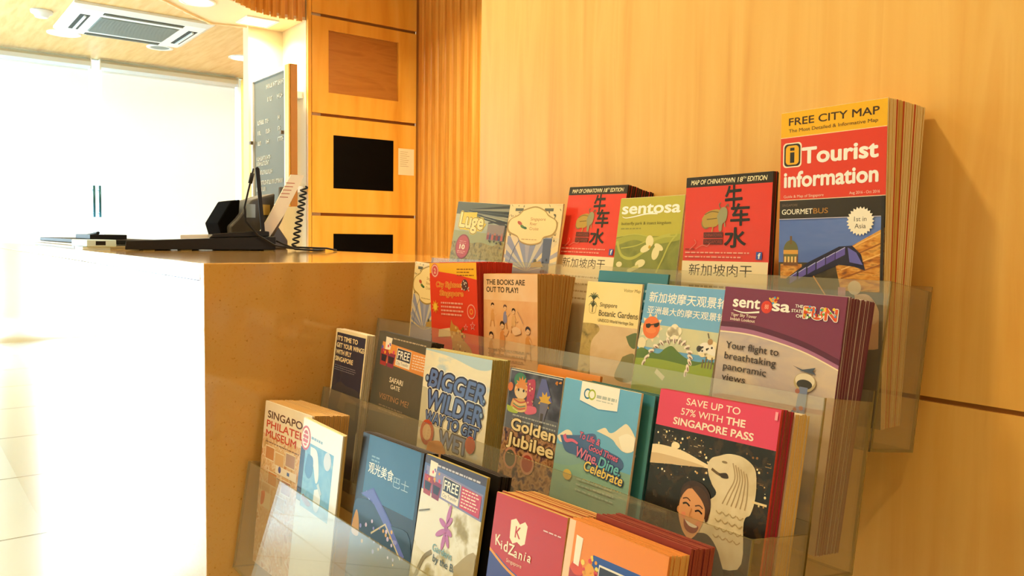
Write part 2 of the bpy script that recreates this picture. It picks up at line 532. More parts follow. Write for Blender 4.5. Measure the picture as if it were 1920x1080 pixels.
for k in range(8):
    m.box((CX + 0.0017, 2.838, z + 0.585 - k * 0.014), (CX + 0.0019, 2.838 + random.uniform(0.05, 0.085), z + 0.5875 - k * 0.014), mat('pencil_grey', '#b49a63', 0.8))
m.build('handwriting', o)

# ------------------------------------------------------------------ counter
KX, KY, KZ = -1.376, 0.4136, ZC - 0.0487
t = empty('counter', (-3.5, 0.75, 0), 'long speckled tan stone reception counter with a glossy pale front', 'counter')
m = MB(); m.box((-7.2, KY, KZ - 0.03), (KX - 0.0201, 1.13, KZ), M_STONE); at(t, m.build('worktop', bevel=0.003))
m = MB(); m.box((-7.2, KY + 0.0005, 0.0), (KX - 0.02, KY + 0.03, KZ - 0.0302), M_STONE); at(t, m.build('front_panel'))
m = MB(); m.box((KX - 0.0200, KY, 0.0), (KX, 1.13, KZ), M_STONE); at(t, m.build('end_panel', bevel=0.0015))

# ------------------------------------------------------------------ things on the counter
def sub(parent, o):
    """parent a world-space mesh to another world-space mesh"""
    o.parent = parent
    return o

zt = KZ
def skewed(o):
    for v in o.data.vertices: v.co.y += (-2.40 - v.co.x) * 0.37
    return o
# sloping document tray and the laptop on it
t = empty('sloped_stand', (-2.5, 0.72, zt), 'long low black sloping stand on the counter carrying the laptop', 'stand')
m = MB()
zl, zr = zt + 0.027, zt + 0.043
m.prism([(0.512, zt + 0.003), (0.935, zt + 0.003), (0.935, zr), (0.515, zl)], 'x', -2.66, -2.40, M_BLACK)
at(t, skewed(m.build('tray', bevel=0.002)))
for y in (0.56, 0.66, 0.90):
    a = MB(); a.box((-2.44, y, zt + 0.0002), (-2.405, y + 0.03, zt + 0.003), mat('olive_rubber', '#8a7a32', 0.6)); at(t, a.build('rubber_foot'))
    a = MB(); a.box((-2.65, y, zt + 0.0002), (-2.62, y + 0.03, zt + 0.003), MATS['olive_rubber']); at(t, skewed(a.build('rubber_foot')))
def slope(y): return zl + (zr - zl) * (y - 0.515) / 0.42
# laptop seen from its side
t = empty('laptop', (-2.52, 0.83, slope(0.8)), 'open black laptop seen edge-on on the sloping stand', 'laptop')
m = MB(); m.prism([(0.735, slope(0.735) + 0.001), (0.915, slope(0.915) + 0.001), (0.915, slope(0.915) + 0.016), (0.895, slope(0.915) + 0.018), (0.75, slope(0.735) + 0.014)], 'x', -2.655, -2.405, M_BLACK)
at(t, skewed(m.build('keyboard_base', bevel=0.003)))
h = slope(0.90) + 0.016
m = MB(); m.prism([(0.890, h), (0.902, h), (0.886, h + 0.188), (0.880, h + 0.193), (0.873, h + 0.189)], 'x', -2.655, -2.405, M_BLACK)
lid = at(t, skewed(m.build('screen_lid', bevel=0.002)))
m = MB(); m.face([(-2.64, 0.8893, h + 0.012), (-2.42, 0.8893, h + 0.012), (-2.42, 0.8741, h + 0.178), (-2.64, 0.8741, h + 0.178)], mat('sleeping_screen', '#24292c', 0.15)); o = skewed(m.build('display')); sub(lid, o); o.matrix_parent_inverse = lid.matrix_world.inverted()
# closed pale book on the stand
m = MB(); m.prism([(0.655, slope(0.655) + 0.001), (0.732, slope(0.732) + 0.001), (0.732, slope(0.732) + 0.012), (0.655, slope(0.655) + 0.012)], 'x', -2.64, -2.43, mat('pale_cover', '#d9d5c6', 0.5), mat('book_page', '#efe9da', 0.7))
o = skewed(m.build('notebook')); tag(o, 'thin pale notebook lying on the sloping stand beside the laptop', 'notebook')
# laptop cable
m = MB()
m.tube([(-2.40, 0.868, h + 0.186), (-2.40, 0.862, h + 0.16), (-2.40, 0.852, h + 0.12), (-2.40, 0.84, h + 0.07), (-2.395, 0.842, h + 0.03), (-2.39, 0.875, h - 0.01), (-2.385, 0.925, h - 0.04), (-2.38, 0.96, zt + 0.010), (-2.40, 1.02, zt + 0.004), (-2.44, 1.06, zt + 0.004)], 0.0028, M_BLACK, 8)
o = m.build('power_cable'); tag(o, 'thin black cable hanging past the laptop lid down to the counter', 'cable')
m = MB(); m.tube([(-2.40, 0.8645, h + 0.172), (-2.40, 0.8575, h + 0.142)], 0.006, M_BLACK, 10); m.build('cable_bead', o)
# telephone with raised body, handset, and coiled cord
t = empty('desk_telephone', (-2.80, 0.90, zt), 'dark grey desk telephone propped up behind the laptop with a coiled black cord', 'telephone')
px = -2.86
m = MB()
m.prism([(0.905, zt), (1.10, zt), (1.10, zt + 0.03), (1.05, zt + 0.10), (1.055, zt + 0.19), (0.975, zt + 0.165), (0.925, zt + 0.10), (0.90, zt + 0.075)], 'x', px, px + 0.15, M_DARKGREY)
at(t, m.build('body', bevel=0.006))
m = MB()
m.prism([(0.895, zt), (0.93, zt + 0.001), (0.945, zt + 0.165), (0.915, zt + 0.16), (0.87, zt + 0.085)], 'x', px - 0.02, px + 0.12, mat('matte_black_stand', '#100f0d', 0.9, spec=0.02))
at(t, m.build('wedge_stand', bevel=0.004))
m = MB()
m.tube([(px + 0.165, 1.02, zt + 0.055), (px + 0.17, 1.05, zt + 0.10), (px + 0.17, 1.075, zt + 0.16), (px + 0.165, 1.085, zt + 0.205)], [0.024, 0.019, 0.019, 0.024], M_DARKGREY, 12)
at(t, m.build('handset'))
m = MB(); m.box((px + 0.1502, 1.0, zt + 0.115), (px + 0.153, 1.035, zt + 0.15), mat('yellow_label', '#c9ab55', 0.5)); at(t, m.build('yellow_sticker'))
m = MB(); m.box((px + 0.1502, 0.955, zt + 0.105), (px + 0.152, 0.985, zt + 0.15), mat('pale_display', '#9aa5a5', 0.2)); at(t, m.build('display'))
m = MB()
pts = []
N = 150
for k in range(N + 1):
    s = k / N; a = s * 2 * math.pi * 11
    cx, cy, cz = px + 0.19 - 0.01 * s, 1.142 - 0.03 * s, zt + 0.215 - 0.205 * s
    pts.append((cx + 0.0105 * math.cos(a), cy + 0.0105 * math.sin(a), cz))
m.tube(pts, 0.0032, M_BLACK, 6)
at(t, m.build('coiled_cord'))
# slanted price card in a holder leaning on the telephone
t = empty('card_holder', (-2.66, 1.02, zt), 'cream slanted card with faded red lines leaning against the telephone', 'card')
m = MB(); m.prism([(0.945, zt + 0.0005), (0.985, zt + 0.0005), (1.062, zt + 0.115), (1.135, zt + 0.252), (1.088, zt + 0.252), (1.008, zt + 0.105)], 'x', px + 0.20, px + 0.208, mat('cream_card', '#efe2c0', 0.5))
at(t, m.build('card_sheet'))
for k in range(5):
    m = MB(); m.box((px + 0.2081, 1.070 - 0.006 * k, zt + 0.222 - k * 0.012), (px + 0.2085, 1.100 - 0.006 * k, zt + 0.2245 - k * 0.012), mat('faded_red_ink', '#b8674c', 0.7)); at(t, m.build('printed_line'))
# cables trailing over the counter end
m = MB()
m.tube([(-2.40, 0.937, zt + 0.030), (-2.36, 0.98, zt + 0.006), (-2.30, 1.02, zt + 0.0035), (-2.36, 1.075, zt + 0.0035), (-2.50, 1.10, zt + 0.0035)], 0.003, M_BLACK, 8)
o = m.build('power_cable'); tag(o, 'black cable looping flat on the counter at the end of the sloping stand', 'cable')
m = MB()
m.tube([(-2.50, 0.99, zt + 0.012), (-2.42, 1.0, zt + 0.011), (-2.30, 1.055, zt + 0.010), (-2.34, 1.105, zt + 0.0035)], 0.0028, M_BLACK, 8)
o = m.build('power_cable'); tag(o, 'black cable running from behind the sloping stand to the counter back edge', 'cable')
# far end: signing pad, folders, small device
m = MB(); m.prism([(-3.62, 0.452), (-2.66, 0.432), (-2.66, 0.70), (-3.62, 0.74)], 'z', zt + 0.0003, zt + 0.008, mat('olive_board', '#8b8468', 0.5))
o = m.build('desk_pad'); tag(o, 'flat olive grey desk pad under the black folder on the counter edge', 'desk pad')
m = MB(); m.prism([(-3.60, 0.470), (-2.74, 0.452), (-2.74, 0.68), (-3.60, 0.70)], 'z', zt + 0.0085, zt + 0.013, mat('pale_sheet', '#dfe3e2', 0.5))
o = m.build('paper_sheet'); tag(o, 'pale sheets sandwiched between the desk pad and the black folder', 'paper')
m = MB(); m.prism([(-3.66, 0.475), (-2.72, 0.468), (-2.72, 0.70), (-3.66, 0.72)], 'z', zt + 0.0135, zt + 0.027, M_BLACK)
o = m.build('folder', bevel=0.003); tag(o, 'wide black folder on the far stretch of the counter', 'folder')
m = MB(); m.prism([(-3.05, 0.50), (-2.78, 0.495), (-2.78, 0.60), (-3.05, 0.60)], 'z', zt + 0.0275, zt + 0.042, M_BLACK)
m.tube([(-3.12, 0.53, zt + 0.0325), (-2.79, 0.52, zt + 0.047)], 0.005, M_BLACK, 10)
o = m.build('pen_tray', bevel=0.002); tag(o, 'small black tray lying on top of the wide black folder', 'tray')
t = empty('card_reader', (-2.55, 0.47, zt), 'small pale blue-grey box with a dark display at the counter front edge', 'card reader')
m = MB(); m.prism([(-2.66, 0.425), (-2.515, 0.44), (-2.515, 0.515), (-2.66, 0.50)], 'z', zt + 0.0085, zt + 0.028, mat('pale_blue_casing', '#b9d3da', 0.4)); at(t, m.build('casing', bevel=0.002))
m = MB(); m.box((-2.5149, 0.462, zt + 0.013), (-2.514, 0.487, zt + 0.024), M_BLACK); at(t, m.build('display'))
m = MB(); m.box((-2.64, 0.43, zt + 0.0003), (-2.52, 0.50, zt + 0.0084), mat('pale_blue_base', '#cfe2e6', 0.4)); at(t, m.build('base'))

# ------------------------------------------------------------------ notice board
by, bx0, bx1, bz0, bz1 = 1.90, -5.245, -4.695, ZC + 0.178, ZC + 0.985
t = empty('notice_board', ((bx0 + bx1) / 2, by, bz0), 'slate grey peg-letter notice board in a white frame on the cream wall', 'notice board')
m = MB(); m.box((bx0, by, bz0), (bx1, by + 0.02, bz1), mat('slate_felt', '#777b73', 0.6, spec=0.3)); at(t, m.build('felt_panel'))
m = MB()
for lo, hi in (((bx0 - .012, bz0 - .012), (bx1 + .012, bz0 + .012)), ((bx0 - .012, bz1 - .012), (bx1 + .012, bz1 + .012)), ((bx0 - .012, bz0 + .012), (bx0 + .012, bz1 - .012)), ((bx1 - .012, bz0 + .012), (bx1 + .012, bz1 - .012))):
    m.box((lo[0], by - 0.012, lo[1]), (hi[0], by + 0.025, hi[1]), M_WHITE)
at(t, m.build('frame'))
m = MB(); m.box((bx1 + 0.020, by - 0.02, bz0 - 0.01), (bx1 + 0.075, by + 0.03, bz1 + 0.01), M_CABINET); m.box((bx1 + 0.078, by - 0.01, bz0 - 0.01), (bx1 + 0.084, by + 0.03, bz1 + 0.01), M_GROOVE)
at(t, m.build('wooden_edge_strip'))
r = random.Random(11)
M_LETTER = mat('white_peg_letters', '#e8e8de', 0.5)
for row, (zf, parts) in enumerate(((.90, ((.42, .30), (.76, .14))), (.80, ((.45, .14), (.74, .14))), (.64, ((.14, .20), (.38, .10), (.76, .05))), (.56, ((.14, .10), (.40, .10), (.76, .05))), (.48, ((.14, .10), (.40, .10), (.76, .12))), (.36, ((.10, .42),)), (.32, ((.10, .36),)), (.25, ((.10, .48),)), (.17, ((.10, .78),)), (.12, ((.10, .28),)))):
    for uf, wf in parts:
        m = MB()
        x = bx0 + (bx1 - bx0) * uf; e = x + (bx1 - bx0) * wf
        z0 = bz0 + (bz1 - bz0) * zf
        while x < e:
            w = r.uniform(0.010, 0.018)
            m.box((x, by - 0.003, z0), (x + 0.004, by - 0.0005, z0 + 0.026), M_LETTER)
            if r.random() < .8: 
                q = r.choice((0, .011, .022)); m.box((x + 0.0041, by - 0.003, z0 + q), (x + w, by - 0.0005, z0 + q + .004), M_LETTER)
            x += w + 0.006
        at(t, m.build('peg_lettering'))
for z in (bz0 + 0.1, bz1 - 0.1):
    m = MB(); m.box((bx0 + 0.03, by + 0.021, z), (bx0 + 0.17, 2.1648, z + 0.04), M_WHITE); at(t, m.build('wall_bracket'))
for x, z in ((bx0 + 0.01, bz0 + 0.40), (bx1 - 0.03, bz0 + 0.42)):
    m = MB(); m.box((x - 0.014, by - 0.03, z), (x + 0.014, by - 0.0125, z + 0.02), mat('bronze_lock', '#6d5c42', 0.4, 0.6)); at(t, m.build('latch'))

# ------------------------------------------------------------------ printing on covers
FONT = None
_tscene = bpy.data.scenes.new('type_setting')
_glyphs = {}
def glyph(s, bold):
    """tessellated text at size 1, as (verts, faces)"""
    k = (s, bold)
    if k in _glyphs: return _glyphs[k]
    cu = bpy.data.curves.new('type', 'FONT')
    cu.body = s; cu.size = 1.0; cu.offset = bold; cu.resolution_u = 4; cu.fill_mode = 'FRONT'
    ob = bpy.data.objects.new('type', cu)
    _tscene.collection.objects.link(ob)
    vl = _tscene.view_layers[0]
    vl.update()
    dg = vl.depsgraph
    me = bpy.data.meshes.new_from_object(ob.evaluated_get(dg), depsgraph=dg)
    vs = [(v.co.x, v.co.y) for v in me.vertices]
    fs = [tuple(p.vertices) for p in me.polygons]
    bpy.data.objects.remove(ob); bpy.data.curves.remove(cu); bpy.data.meshes.remove(me)
    _glyphs[k] = (vs, fs)
    return _glyphs[k]

class Cover:
    """flat printing on one sheet: u runs 0..1 across, v 0..1 from the top edge to the pocket lip"""
    def __init__(self, W, top, H, base, rough=0.22, coat=0.0):
        self.W, self.top, self.H = W, top, H
        self.b = MB(); self.layer = 1; self.rough = rough; self.coat = coat
        self.vmax = H / top
        self.rect(0, 0, 1, self.vmax, base)
    def m(self, c):
        if not isinstance(c, str): return c
        return mat('print_' + c.lstrip('#') + ('_satin' if self.rough > 0.3 else ''), c, self.rough, spec=0.45)
    def P(self, u, v, z): return ((u - 0.5) * self.W, self.H - v * self.top, z)
    def z(self): return 0.0001 + self.layer * 0.000025
    def next(self): self.layer += 1
    def poly(self, pts, c):
        # clip to sheet
        pts = self.clip(pts)
        if len(pts) < 3: return
        ar = sum(a[0] * b[1] - b[0] * a[1] for a, b in zip(pts, pts[1:] + pts[:1]))
        if ar > 0: pts = pts[::-1]
        self.b.face([self.P(u, v, self.z()) for u, v in pts], self.m(c)); self.next()
    def clip(self, pts):
        pts = [tuple(p) for p in pts]
        for ax, lim, sg in ((0, 0.0, 1), (0, 1.0, -1), (1, 0.0, 1), (1, self.vmax, -1)):
            out = []
            for a, b in zip(pts, pts[1:] + pts[:1]):
                ia, ib = (a[ax] - lim) * sg >= 0, (b[ax] - lim) * sg >= 0
                if ia: out.append(a)
                if ia != ib:
                    k = (lim - a[ax]) / (b[ax] - a[ax])
                    out.append((a[0] + (b[0] - a[0]) * k, a[1] + (b[1] - a[1]) * k))
            pts = out
            if not pts: return []
        return pts
    def same(self, n=1): self.layer -= n
    def rect(self, u0, v0, u1, v1, c): self.poly([(u0, v0), (u1, v0), (u1, v1), (u0, v1)], c)
    def asp(self): return self.W / self.top
    def ell(self, u, v, ru, rv=None, c='#ffffff', n=28, a0=0, rot=0):
        if rv is None: rv = ru * self.asp()
        cr, sr = math.cos(math.radians(rot)), math.sin(math.radians(rot))
        A = self.asp(); pts = []
        for k in range(n):
            x, y = ru * math.cos(2 * math.pi * k / n), rv / A * math.sin(2 * math.pi * k / n)
            pts.append((u + x * cr - y * sr, v + (x * sr + y * cr) * A))
        self.poly(pts, c)
    def star(self, u, v, r1, r2, n, c, rot=0):
        A = self.asp()
        self.poly([(u + (r1 if k % 2 == 0 else r2) * math.cos(math.pi * k / n + rot), v + A * (r1 if k % 2 == 0 else r2) * math.sin(math.pi * k / n + rot)) for k in range(2 * n)], c)
    def curve(self, pts, n=8):
        out = []
        P = [pts[0]] + list(pts) + [pts[-1]]
        for i in range(1, len(P) - 2):
            p0, p1, p2, p3 = P[i - 1:i + 3]
            for k in range(n):
                t = k / n
                out.append(tuple(0.5 * ((2 * p1[d]) + (-p0[d] + p2[d]) * t + (2 * p0[d] - 5 * p1[d] + 4 * p2[d] - p3[d]) * t * t + (-p0[d] + 3 * p1[d] - 3 * p2[d] + p3[d]) * t ** 3) for d in (0, 1)))
        out.append(tuple(pts[-1]))
        return out
    def stroke(self, pts, w, c, smooth=True, w2=None):
        if smooth and len(pts) > 2: pts = self.curve(pts, 5)
        A = self.asp(); L, R = [], []
        for k, p in enumerate(pts):
            a, b = pts[max(k - 1, 0)], pts[min(k + 1, len(pts) - 1)]
            dx, dy = b[0] - a[0], (b[1] - a[1]) / A
            l = math.hypot(dx, dy) or 1
            ww = (w + ((w2 - w) * k / (len(pts) - 1) if w2 is not None else 0)) / 2
            nx, ny = -dy / l * ww, dx / l * ww * A
            L.append((p[0] + nx, p[1] + ny)); R.append((p[0] - nx, p[1] - ny))
        z = self.z(); mm = self.m(c)
        for k in range(len(pts) - 1):
            q = self.clip([L[k], L[k + 1], R[k + 1], R[k]])
            if len(q) > 2: self.b.face([self.P(u, v, z) for u, v in q], mm)
        self.next()
    def blob(self, pts, c): self.poly(self.curve(list(pts) + [pts[0]], 5)[:-1], c)
    def text(self, s, u, v, w, h, c, bold=0.0, rot=0, shear=0, ol=(), box=False):
        """left end u, baseline v, width w (None: natural), cap height h"""
        vs, fs = glyph(s, 0.0)
        if not vs: return
        x0, x1 = min(p[0] for p in vs), max(p[0] for p in vs)
        y0, y1 = min(p[1] for p in vs), max(p[1] for p in vs)
        if box: sy = h * self.top / max(y1 - y0, 1e-6); yb = y0
        else: sy = h * self.top / 0.727; yb = 0.0
        sx = sy if w is None else w * self.W / (x1 - x0)
        cr, sr = math.cos(math.radians(rot)), math.sin(math.radians(rot))
        ox, oy = (u - 0.5) * self.W, self.H - v * self.top
        vs, fs = glyph(s, 0.0)
        for col, b in list(ol) + [(c, bold)]:
            z = self.z(); sl = self.b.slot(self.m(col))
            n = 0 if b <= 0 else 8 if b < 0.05 else 12
            shifts = [(0.0, 0.0)] + [(b * math.cos(2 * math.pi * k / n), b * math.sin(2 * math.pi * k / n)) for k in range(n)]
            for q, (dx, dy) in enumerate(shifts):
                zq = z + q * 0.000008
                i0 = len(self.b.v)
                for px, py in vs:
                    X = (px + dx - x0) * sx; Y = (py + dy - yb) * sy; X += shear * Y
                    self.b.v.append((ox + X * cr - Y * sr, oy + X * sr + Y * cr, zq))
                for f in fs:
                    self.b.f.append(tuple(i0 + k for k in f)); self.b.mi.append(sl); self.b.sm.append(False)
            self.layer += 1 + n // 3
    def lines(self, u, v, w, n, dv, h, c, jitter=0.25, seed=1):
        """unreadable small print as broken dashes"""
        r = random.Random(seed); z = self.z(); mm = self.m(c)
        for k in range(n):
            x = u; end = u + w * (1 - jitter * r.random())
            while x < end - 0.01:
                l = min(r.uniform(0.02, 0.07), end - x)
                q = [(x, v + k * dv), (x + l, v + k * dv), (x + l, v + k * dv + h), (x, v + k * dv + h)]
                self.b.face([self.P(a, b, z) for a, b in q][::-1], mm)
                x += l + 0.012
        self.next()
    def speck(self, u0, v0, u1, v1, n, c, s=(0.005, 0.015), seed=1, round_=True):
        r = random.Random(seed); z = self.z(); A = self.asp()
        for k in range(n):
            cc = c[k % len(c)] if isinstance(c, (list, tuple)) else c
            u, v, q = r.uniform(u0, u1), r.uniform(v0, v1), r.uniform(*s)
            if round_:
                pts = [(u + q * math.cos(a * math.pi / 4), v + q * A * math.sin(a * math.pi / 4)) for a in range(8)]
            else:
                l = q * r.uniform(1, 4); pts = [(u - l, v - q * .5), (u + l, v - q * .3), (u + l, v + q * .4), (u - l, v + q * .3)]
            pts = self.clip(pts)
            if len(pts) > 2: self.b.face([self.P(a, b, z) for a, b in pts][::-1], self.m(cc))
        self.next()

# photographic areas of the covers: mottled printing inks
def photo(name, cols, sc=(1, 1, 1), n=40, rough=0.22, lo=0.3, hi=0.7, d=0.3):
    return noise_mat('photo_' + name, cols, sc, n, 5, rough, d, lo=lo, hi=hi, spec=0.45)
PH_GRASS = photo('hillside', ['#4f4a22', '#8a7a36', '#a59552', '#6c6a35'], n=90)
PH_LUGESKY = photo('luge_sky', ['#a4a88c', '#b6b596', '#9ea791'], (1, 3, 1), 12)
PH_NIGHT = photo('night_city', ['#0d0906', '#1a120b', '#3a2814', '#120c08'], n=60, lo=.35, hi=.75)
PH_GOLD = photo('gilded_hall', ['#6b3a10', '#c4761c', '#e5a544', '#8a4d16'], (1, 3, 1), 60)
PH_SKY = photo('dusk_sky', ['#4d66ad', '#5e77ba', '#7f92c6'], (.4, 1, 1), 12)
PH_DARK = photo('dusk_ground', ['#2e2413', '#4a3a1c', '#3a2f1a', '#5b4722'], n=30)
PH_LEAF = photo('leaf_blur', ['#5f6429', '#8a8d3f', '#757a35'], n=18)
PH_BOTANIC = photo('garden_view', ['#c9a06a', '#d8b88a', '#cfa97c'], n=14)
PH_BOTL = photo('garden_leaves', ['#7d6a2c', '#b89a50', '#a98b48', '#6d5d2a'], n=60)
PH_STAMP = photo('stamp_collage', ['#c9a06c', '#e8c69a', '#d9a878', '#efd9b8', '#c78a5a'], n=45, lo=.35, hi=.65)
PH_BLUE = photo('blue_wash', ['#5d9fd3', '#7db8df', '#6aabdb', '#a5cfe8'], n=25)
PH_CLOUD = photo('sky_wash', ['#c5d2d8', '#e9ddc0', '#efe4c6', '#a9c3d6'], (1, 2, 1), 14)
PH_GARDEN = photo('misty_garden', ['#b8ab80', '#d9d3ba', '#e4e1d2', '#a5955e', '#8a7a45'], n=26)
PH_PUPPET = photo('stage_dark', ['#241f2e', '#3d3a4c', '#5b5a68', '#2c2733'], n=30)
PH_CROWD = photo('costume_crowd', ['#3a2c24', '#8a5a3c', '#b98a5c', '#5a3a44', '#2c2026'], n=75)
PH_SAFARI = photo('charcoal_print', ['#4e4b42', '#5a564c', '#55524a'], n=8)
PH_STONE = photo('pale_statue', ['#cdb98f', '#dfcda6', '#e8d9b6'], n=30)
PH_COLLAGE = photo('orange_scene', ['#e0995a', '#eab27c', '#dc8f4c'], n=10)
CREAM = '#f3e6c6'; WHITE = '#f6f1e4'; INK = '#2b2119'

def art_luge(c):
    c.rect(0, 0, 1, .30, '#5d6054')
    c.rect(0, .22, 1, .55, PH_LUGESKY)
    for k in range(7):
        a = .02 + k * .055
        c.stroke([(.3 - .02 * k, .12 + a * .2), (1.0, .02 + a)], .004, ['#33302a', '#8d8a74', '#2c2925'][k % 3], False, .028)
    c.rect(0, .70, 1, c.vmax, PH_GRASS)
    c.rect(0, .52, 1, .72, '#9a9c6a')
    c.blob([(.35, .74), (.55, .69), (.8, .72), (1, .68), (1, 1.4), (.35, 1.4)], PH_GRASS)
    c.poly([(.12, .19), (.42, .17), (.42, .30), (.62, .36), (.55, .50), (.12, .50)], '#d8bf32')
    c.text('Luge', .10, .445, .46, .27, '#f2d98e', .035, rot=-1, shear=.05, ol=[('#e2c83a', .09), ('#3a3320', .06)])
    c.ell(.23, .80, .14, c=('#8f2f28')); c.ell(.23, .80, .125, c='#b5443a')
    c.text('10', .175, .845, .10, .085, CREAM, .03)
    c.lines(.16, .70, .14, 2, .035, .012, '#e2a58c'); c.lines(.14, .88, .17, 2, .03, .012, '#e2a58c', seed=3)
    c.stroke([(.66, .34), (.85, .31), (.98, .37), (.98, .62)], .014, '#3a3229'); c.rect(.66, .36, .97, .63, '#8d7e74')
    for k in range(7):
        u = .69 + k * .042
        c.ell(u, .52 + (k % 3) * .015, .016, c=['#b0705a', '#6d5a6a', '#a3493c'][k % 3]); c.rect(u - .018, .54, u + .018, .62, ['#8b2f2a', '#4c4560', '#b55a44', '#5a4038'][k % 4])
    c.speck(.68, .64, .97, .68, 12, '#3c3424', (.006, .012), 4)

def art_cruise(c):
    c.rect(0, 0, 1, .58, '#e9cf97')
    c.rect(.03, .55, .88, c.vmax, '#8f93a8')
    for k in range(9):
        a = math.radians(25 + k * 16)
        p = (.47, 1.15)
        c.poly([p, (p[0] + 1.2 * math.cos(a), p[1] - .75 * math.sin(a)), (p[0] + 1.2 * math.cos(a + .13), p[1] - .75 * math.sin(a + .13))], ['#c9bfa8', '#a9a6ae', '#dccaa0'][k % 3])
    c.rect(-.1, .0, 1.1, .56, '#e9cf97')
    c.poly([(.72, .58), (.88, .58), (.85, 1.5), (.76, 1.5)], '#5a6178')
    c.speck(.74, .6, .84, 1.3, 8, '#34384a', (.012, .022), 3)
    c.stroke([(.28, .6), (.18, .8), (.1, 1.1)], .014, '#6b7288')
    for sgn in (0, 1):
        r = random.Random(5 + sgn)
        for k in range(22):
            u, v = r.uniform(.0, .14), r.uniform(.02, .62)
            if v > .3 and u > .1: u *= .5
            if v < .15: u *= 2.1
            u = 1 - u - .03 if sgn else u + .01
            c.ell(u, v, r.uniform(.008, .026), r.uniform(.006, .018), ['#6a654f', '#8f8564', '#b59f6d'][k % 3], 8, rot=r.uniform(0, 180)); c.same()
        c.next()
        c.rect(.12 if not sgn else .68, .07, .28 if not sgn else .84, .12, '#5f604f')
    for d, col in ((.025, '#a98c50'), (0, '#f0d596')):
        c.blob([(.28, .12 - d), (.5, .06 - d), (.68, .12 - d), (.76, .20 - d), (.90 + d, .28), (.92 + d, .40), (.86 + d, .50 + d), (.72, .55 + d), (.66, .64 + d), (.48, .68 + d), (.30, .64 + d), (.22, .55 + d), (.06 - d, .48 + d), (.02 - d, .38), (.06 - d, .27), (.20, .2 - d)], col)
    for k, s in enumerate(('Singapore', 'River', 'Cruise')):
        c.text(s, .44, .28 + .082 * k, [.28, .13, .17][k], .055, '#a5673c')
    c.ell(.24, .33, .05, .03, '#b5533a', rot=20); c.ell(.30, .39, .045, .026, '#56793f', rot=20); c.ell(.35, .41, .04, .022, '#3f6338', rot=10)
    c.lines(.31, .60, .30, 1, .02, .012, '#b08f55')
    c.ell(.62, .98, .03, .05, '#5f5a3c'); c.poly([(.55, 1.0), (.72, .96), (.78, 1.05), (.55, 1.08)], '#b58f4a')
    c.rect(.88, .0, 1, .02, '#e9cf97')

def ox_cart(c):
    c.ell(.27, .49, .055, c='#8f7038'); c.ell(.27, .49, .04, c='#c0a452'); c.ell(.27, .49, .012, c='#6f5a2c')
    c.blob([(.22, .44), (.27, .38), (.36, .35), (.43, .36), (.44, .45), (.40, .52), (.32, .53), (.24, .52)], '#b9953f')
    c.stroke([(.25, .40), (.33, .37), (.42, .38)], .008, '#6a5528'); c.stroke([(.28, .45), (.40, .44)], .008, '#6a5528')
    c.blob([(.40, .42), (.44, .34), (.49, .33), (.52, .37), (.51, .46), (.47, .50), (.46, .57), (.43, .57), (.42, .50)], '#9a9368')
    c.stroke([(.44, .34), (.42, .30), (.44, .28)], .01, '#6f6a48'); c.stroke([(.49, .33), (.52, .30), (.53, .33)], .01, '#6f6a48')
    c.stroke([(.49, .47), (.50, .53)], .012, '#9a9368', False); c.stroke([(.36, .52), (.35, .58)], .012, '#b9953f', False)

def art_chinatown(c):
    c.rect(0, 0, 1, .105, '#2a1a10')
    c.text('MAP OF CHINATOWN', .06, .078, .52, .050, '#f0dfae', .018, shear=.15)
    c.text('18', .615, .078, .055, .050, '#f0dfae', .018, shear=.15); c.text('TH', .675, .05, .035, .024, '#f0dfae', .01, shear=.15)
    c.text('EDITION', .725, .078, .21, .050, '#f0dfae', .018, shear=.15)
    c.text('牛', .49, .36, .19, .25, '#23160f', .02, box=True, rot=2)
    c.text('车', .56, .52, .21, .22, '#23160f', .02, box=True, rot=1)
    c.text('水', .50, .74, .24, .20, '#23160f', .022, box=True)
    ox_cart(c)
    c.rect(.25, .585, .48, .64, '#5a1f18'); c.rect(.25, .655, .48, .71, '#5a1f18')
    c.text('CHINATOWN', .26, .63, .21, .034, '#9c3527', .01); c.text('SINGAPORE', .26, .70, .21, .034, '#9c3527', .01)
    c.lines(.03, .79, .78, 2, .045, .014, '#f2a48c', .2); c.lines(.03, .755, .12, 1, .03, .010, '#8f2a20')
    c.stroke([(.08, .77), (.16, .70), (.14, .66)], .007, '#e07a66'); c.stroke([(.16, .76), (.24, .72), (.30, .73), (.33, .70)], .007, '#e07a66')
    c.rect(.865, .785, .93, .86, '#3d55a0'); c.text('f', .888, .85, .025, .055, WHITE, .03)
    c.rect(0, .885, 1, c.vmax, '#f2dcae')
    c.text('新加坡肉干', .09, 1.04, .74, .125, '#3a2c20', -.004, box=True)
    c.lines(.10, 1.14, .7, 4, .09, .02, '#b59a6a')

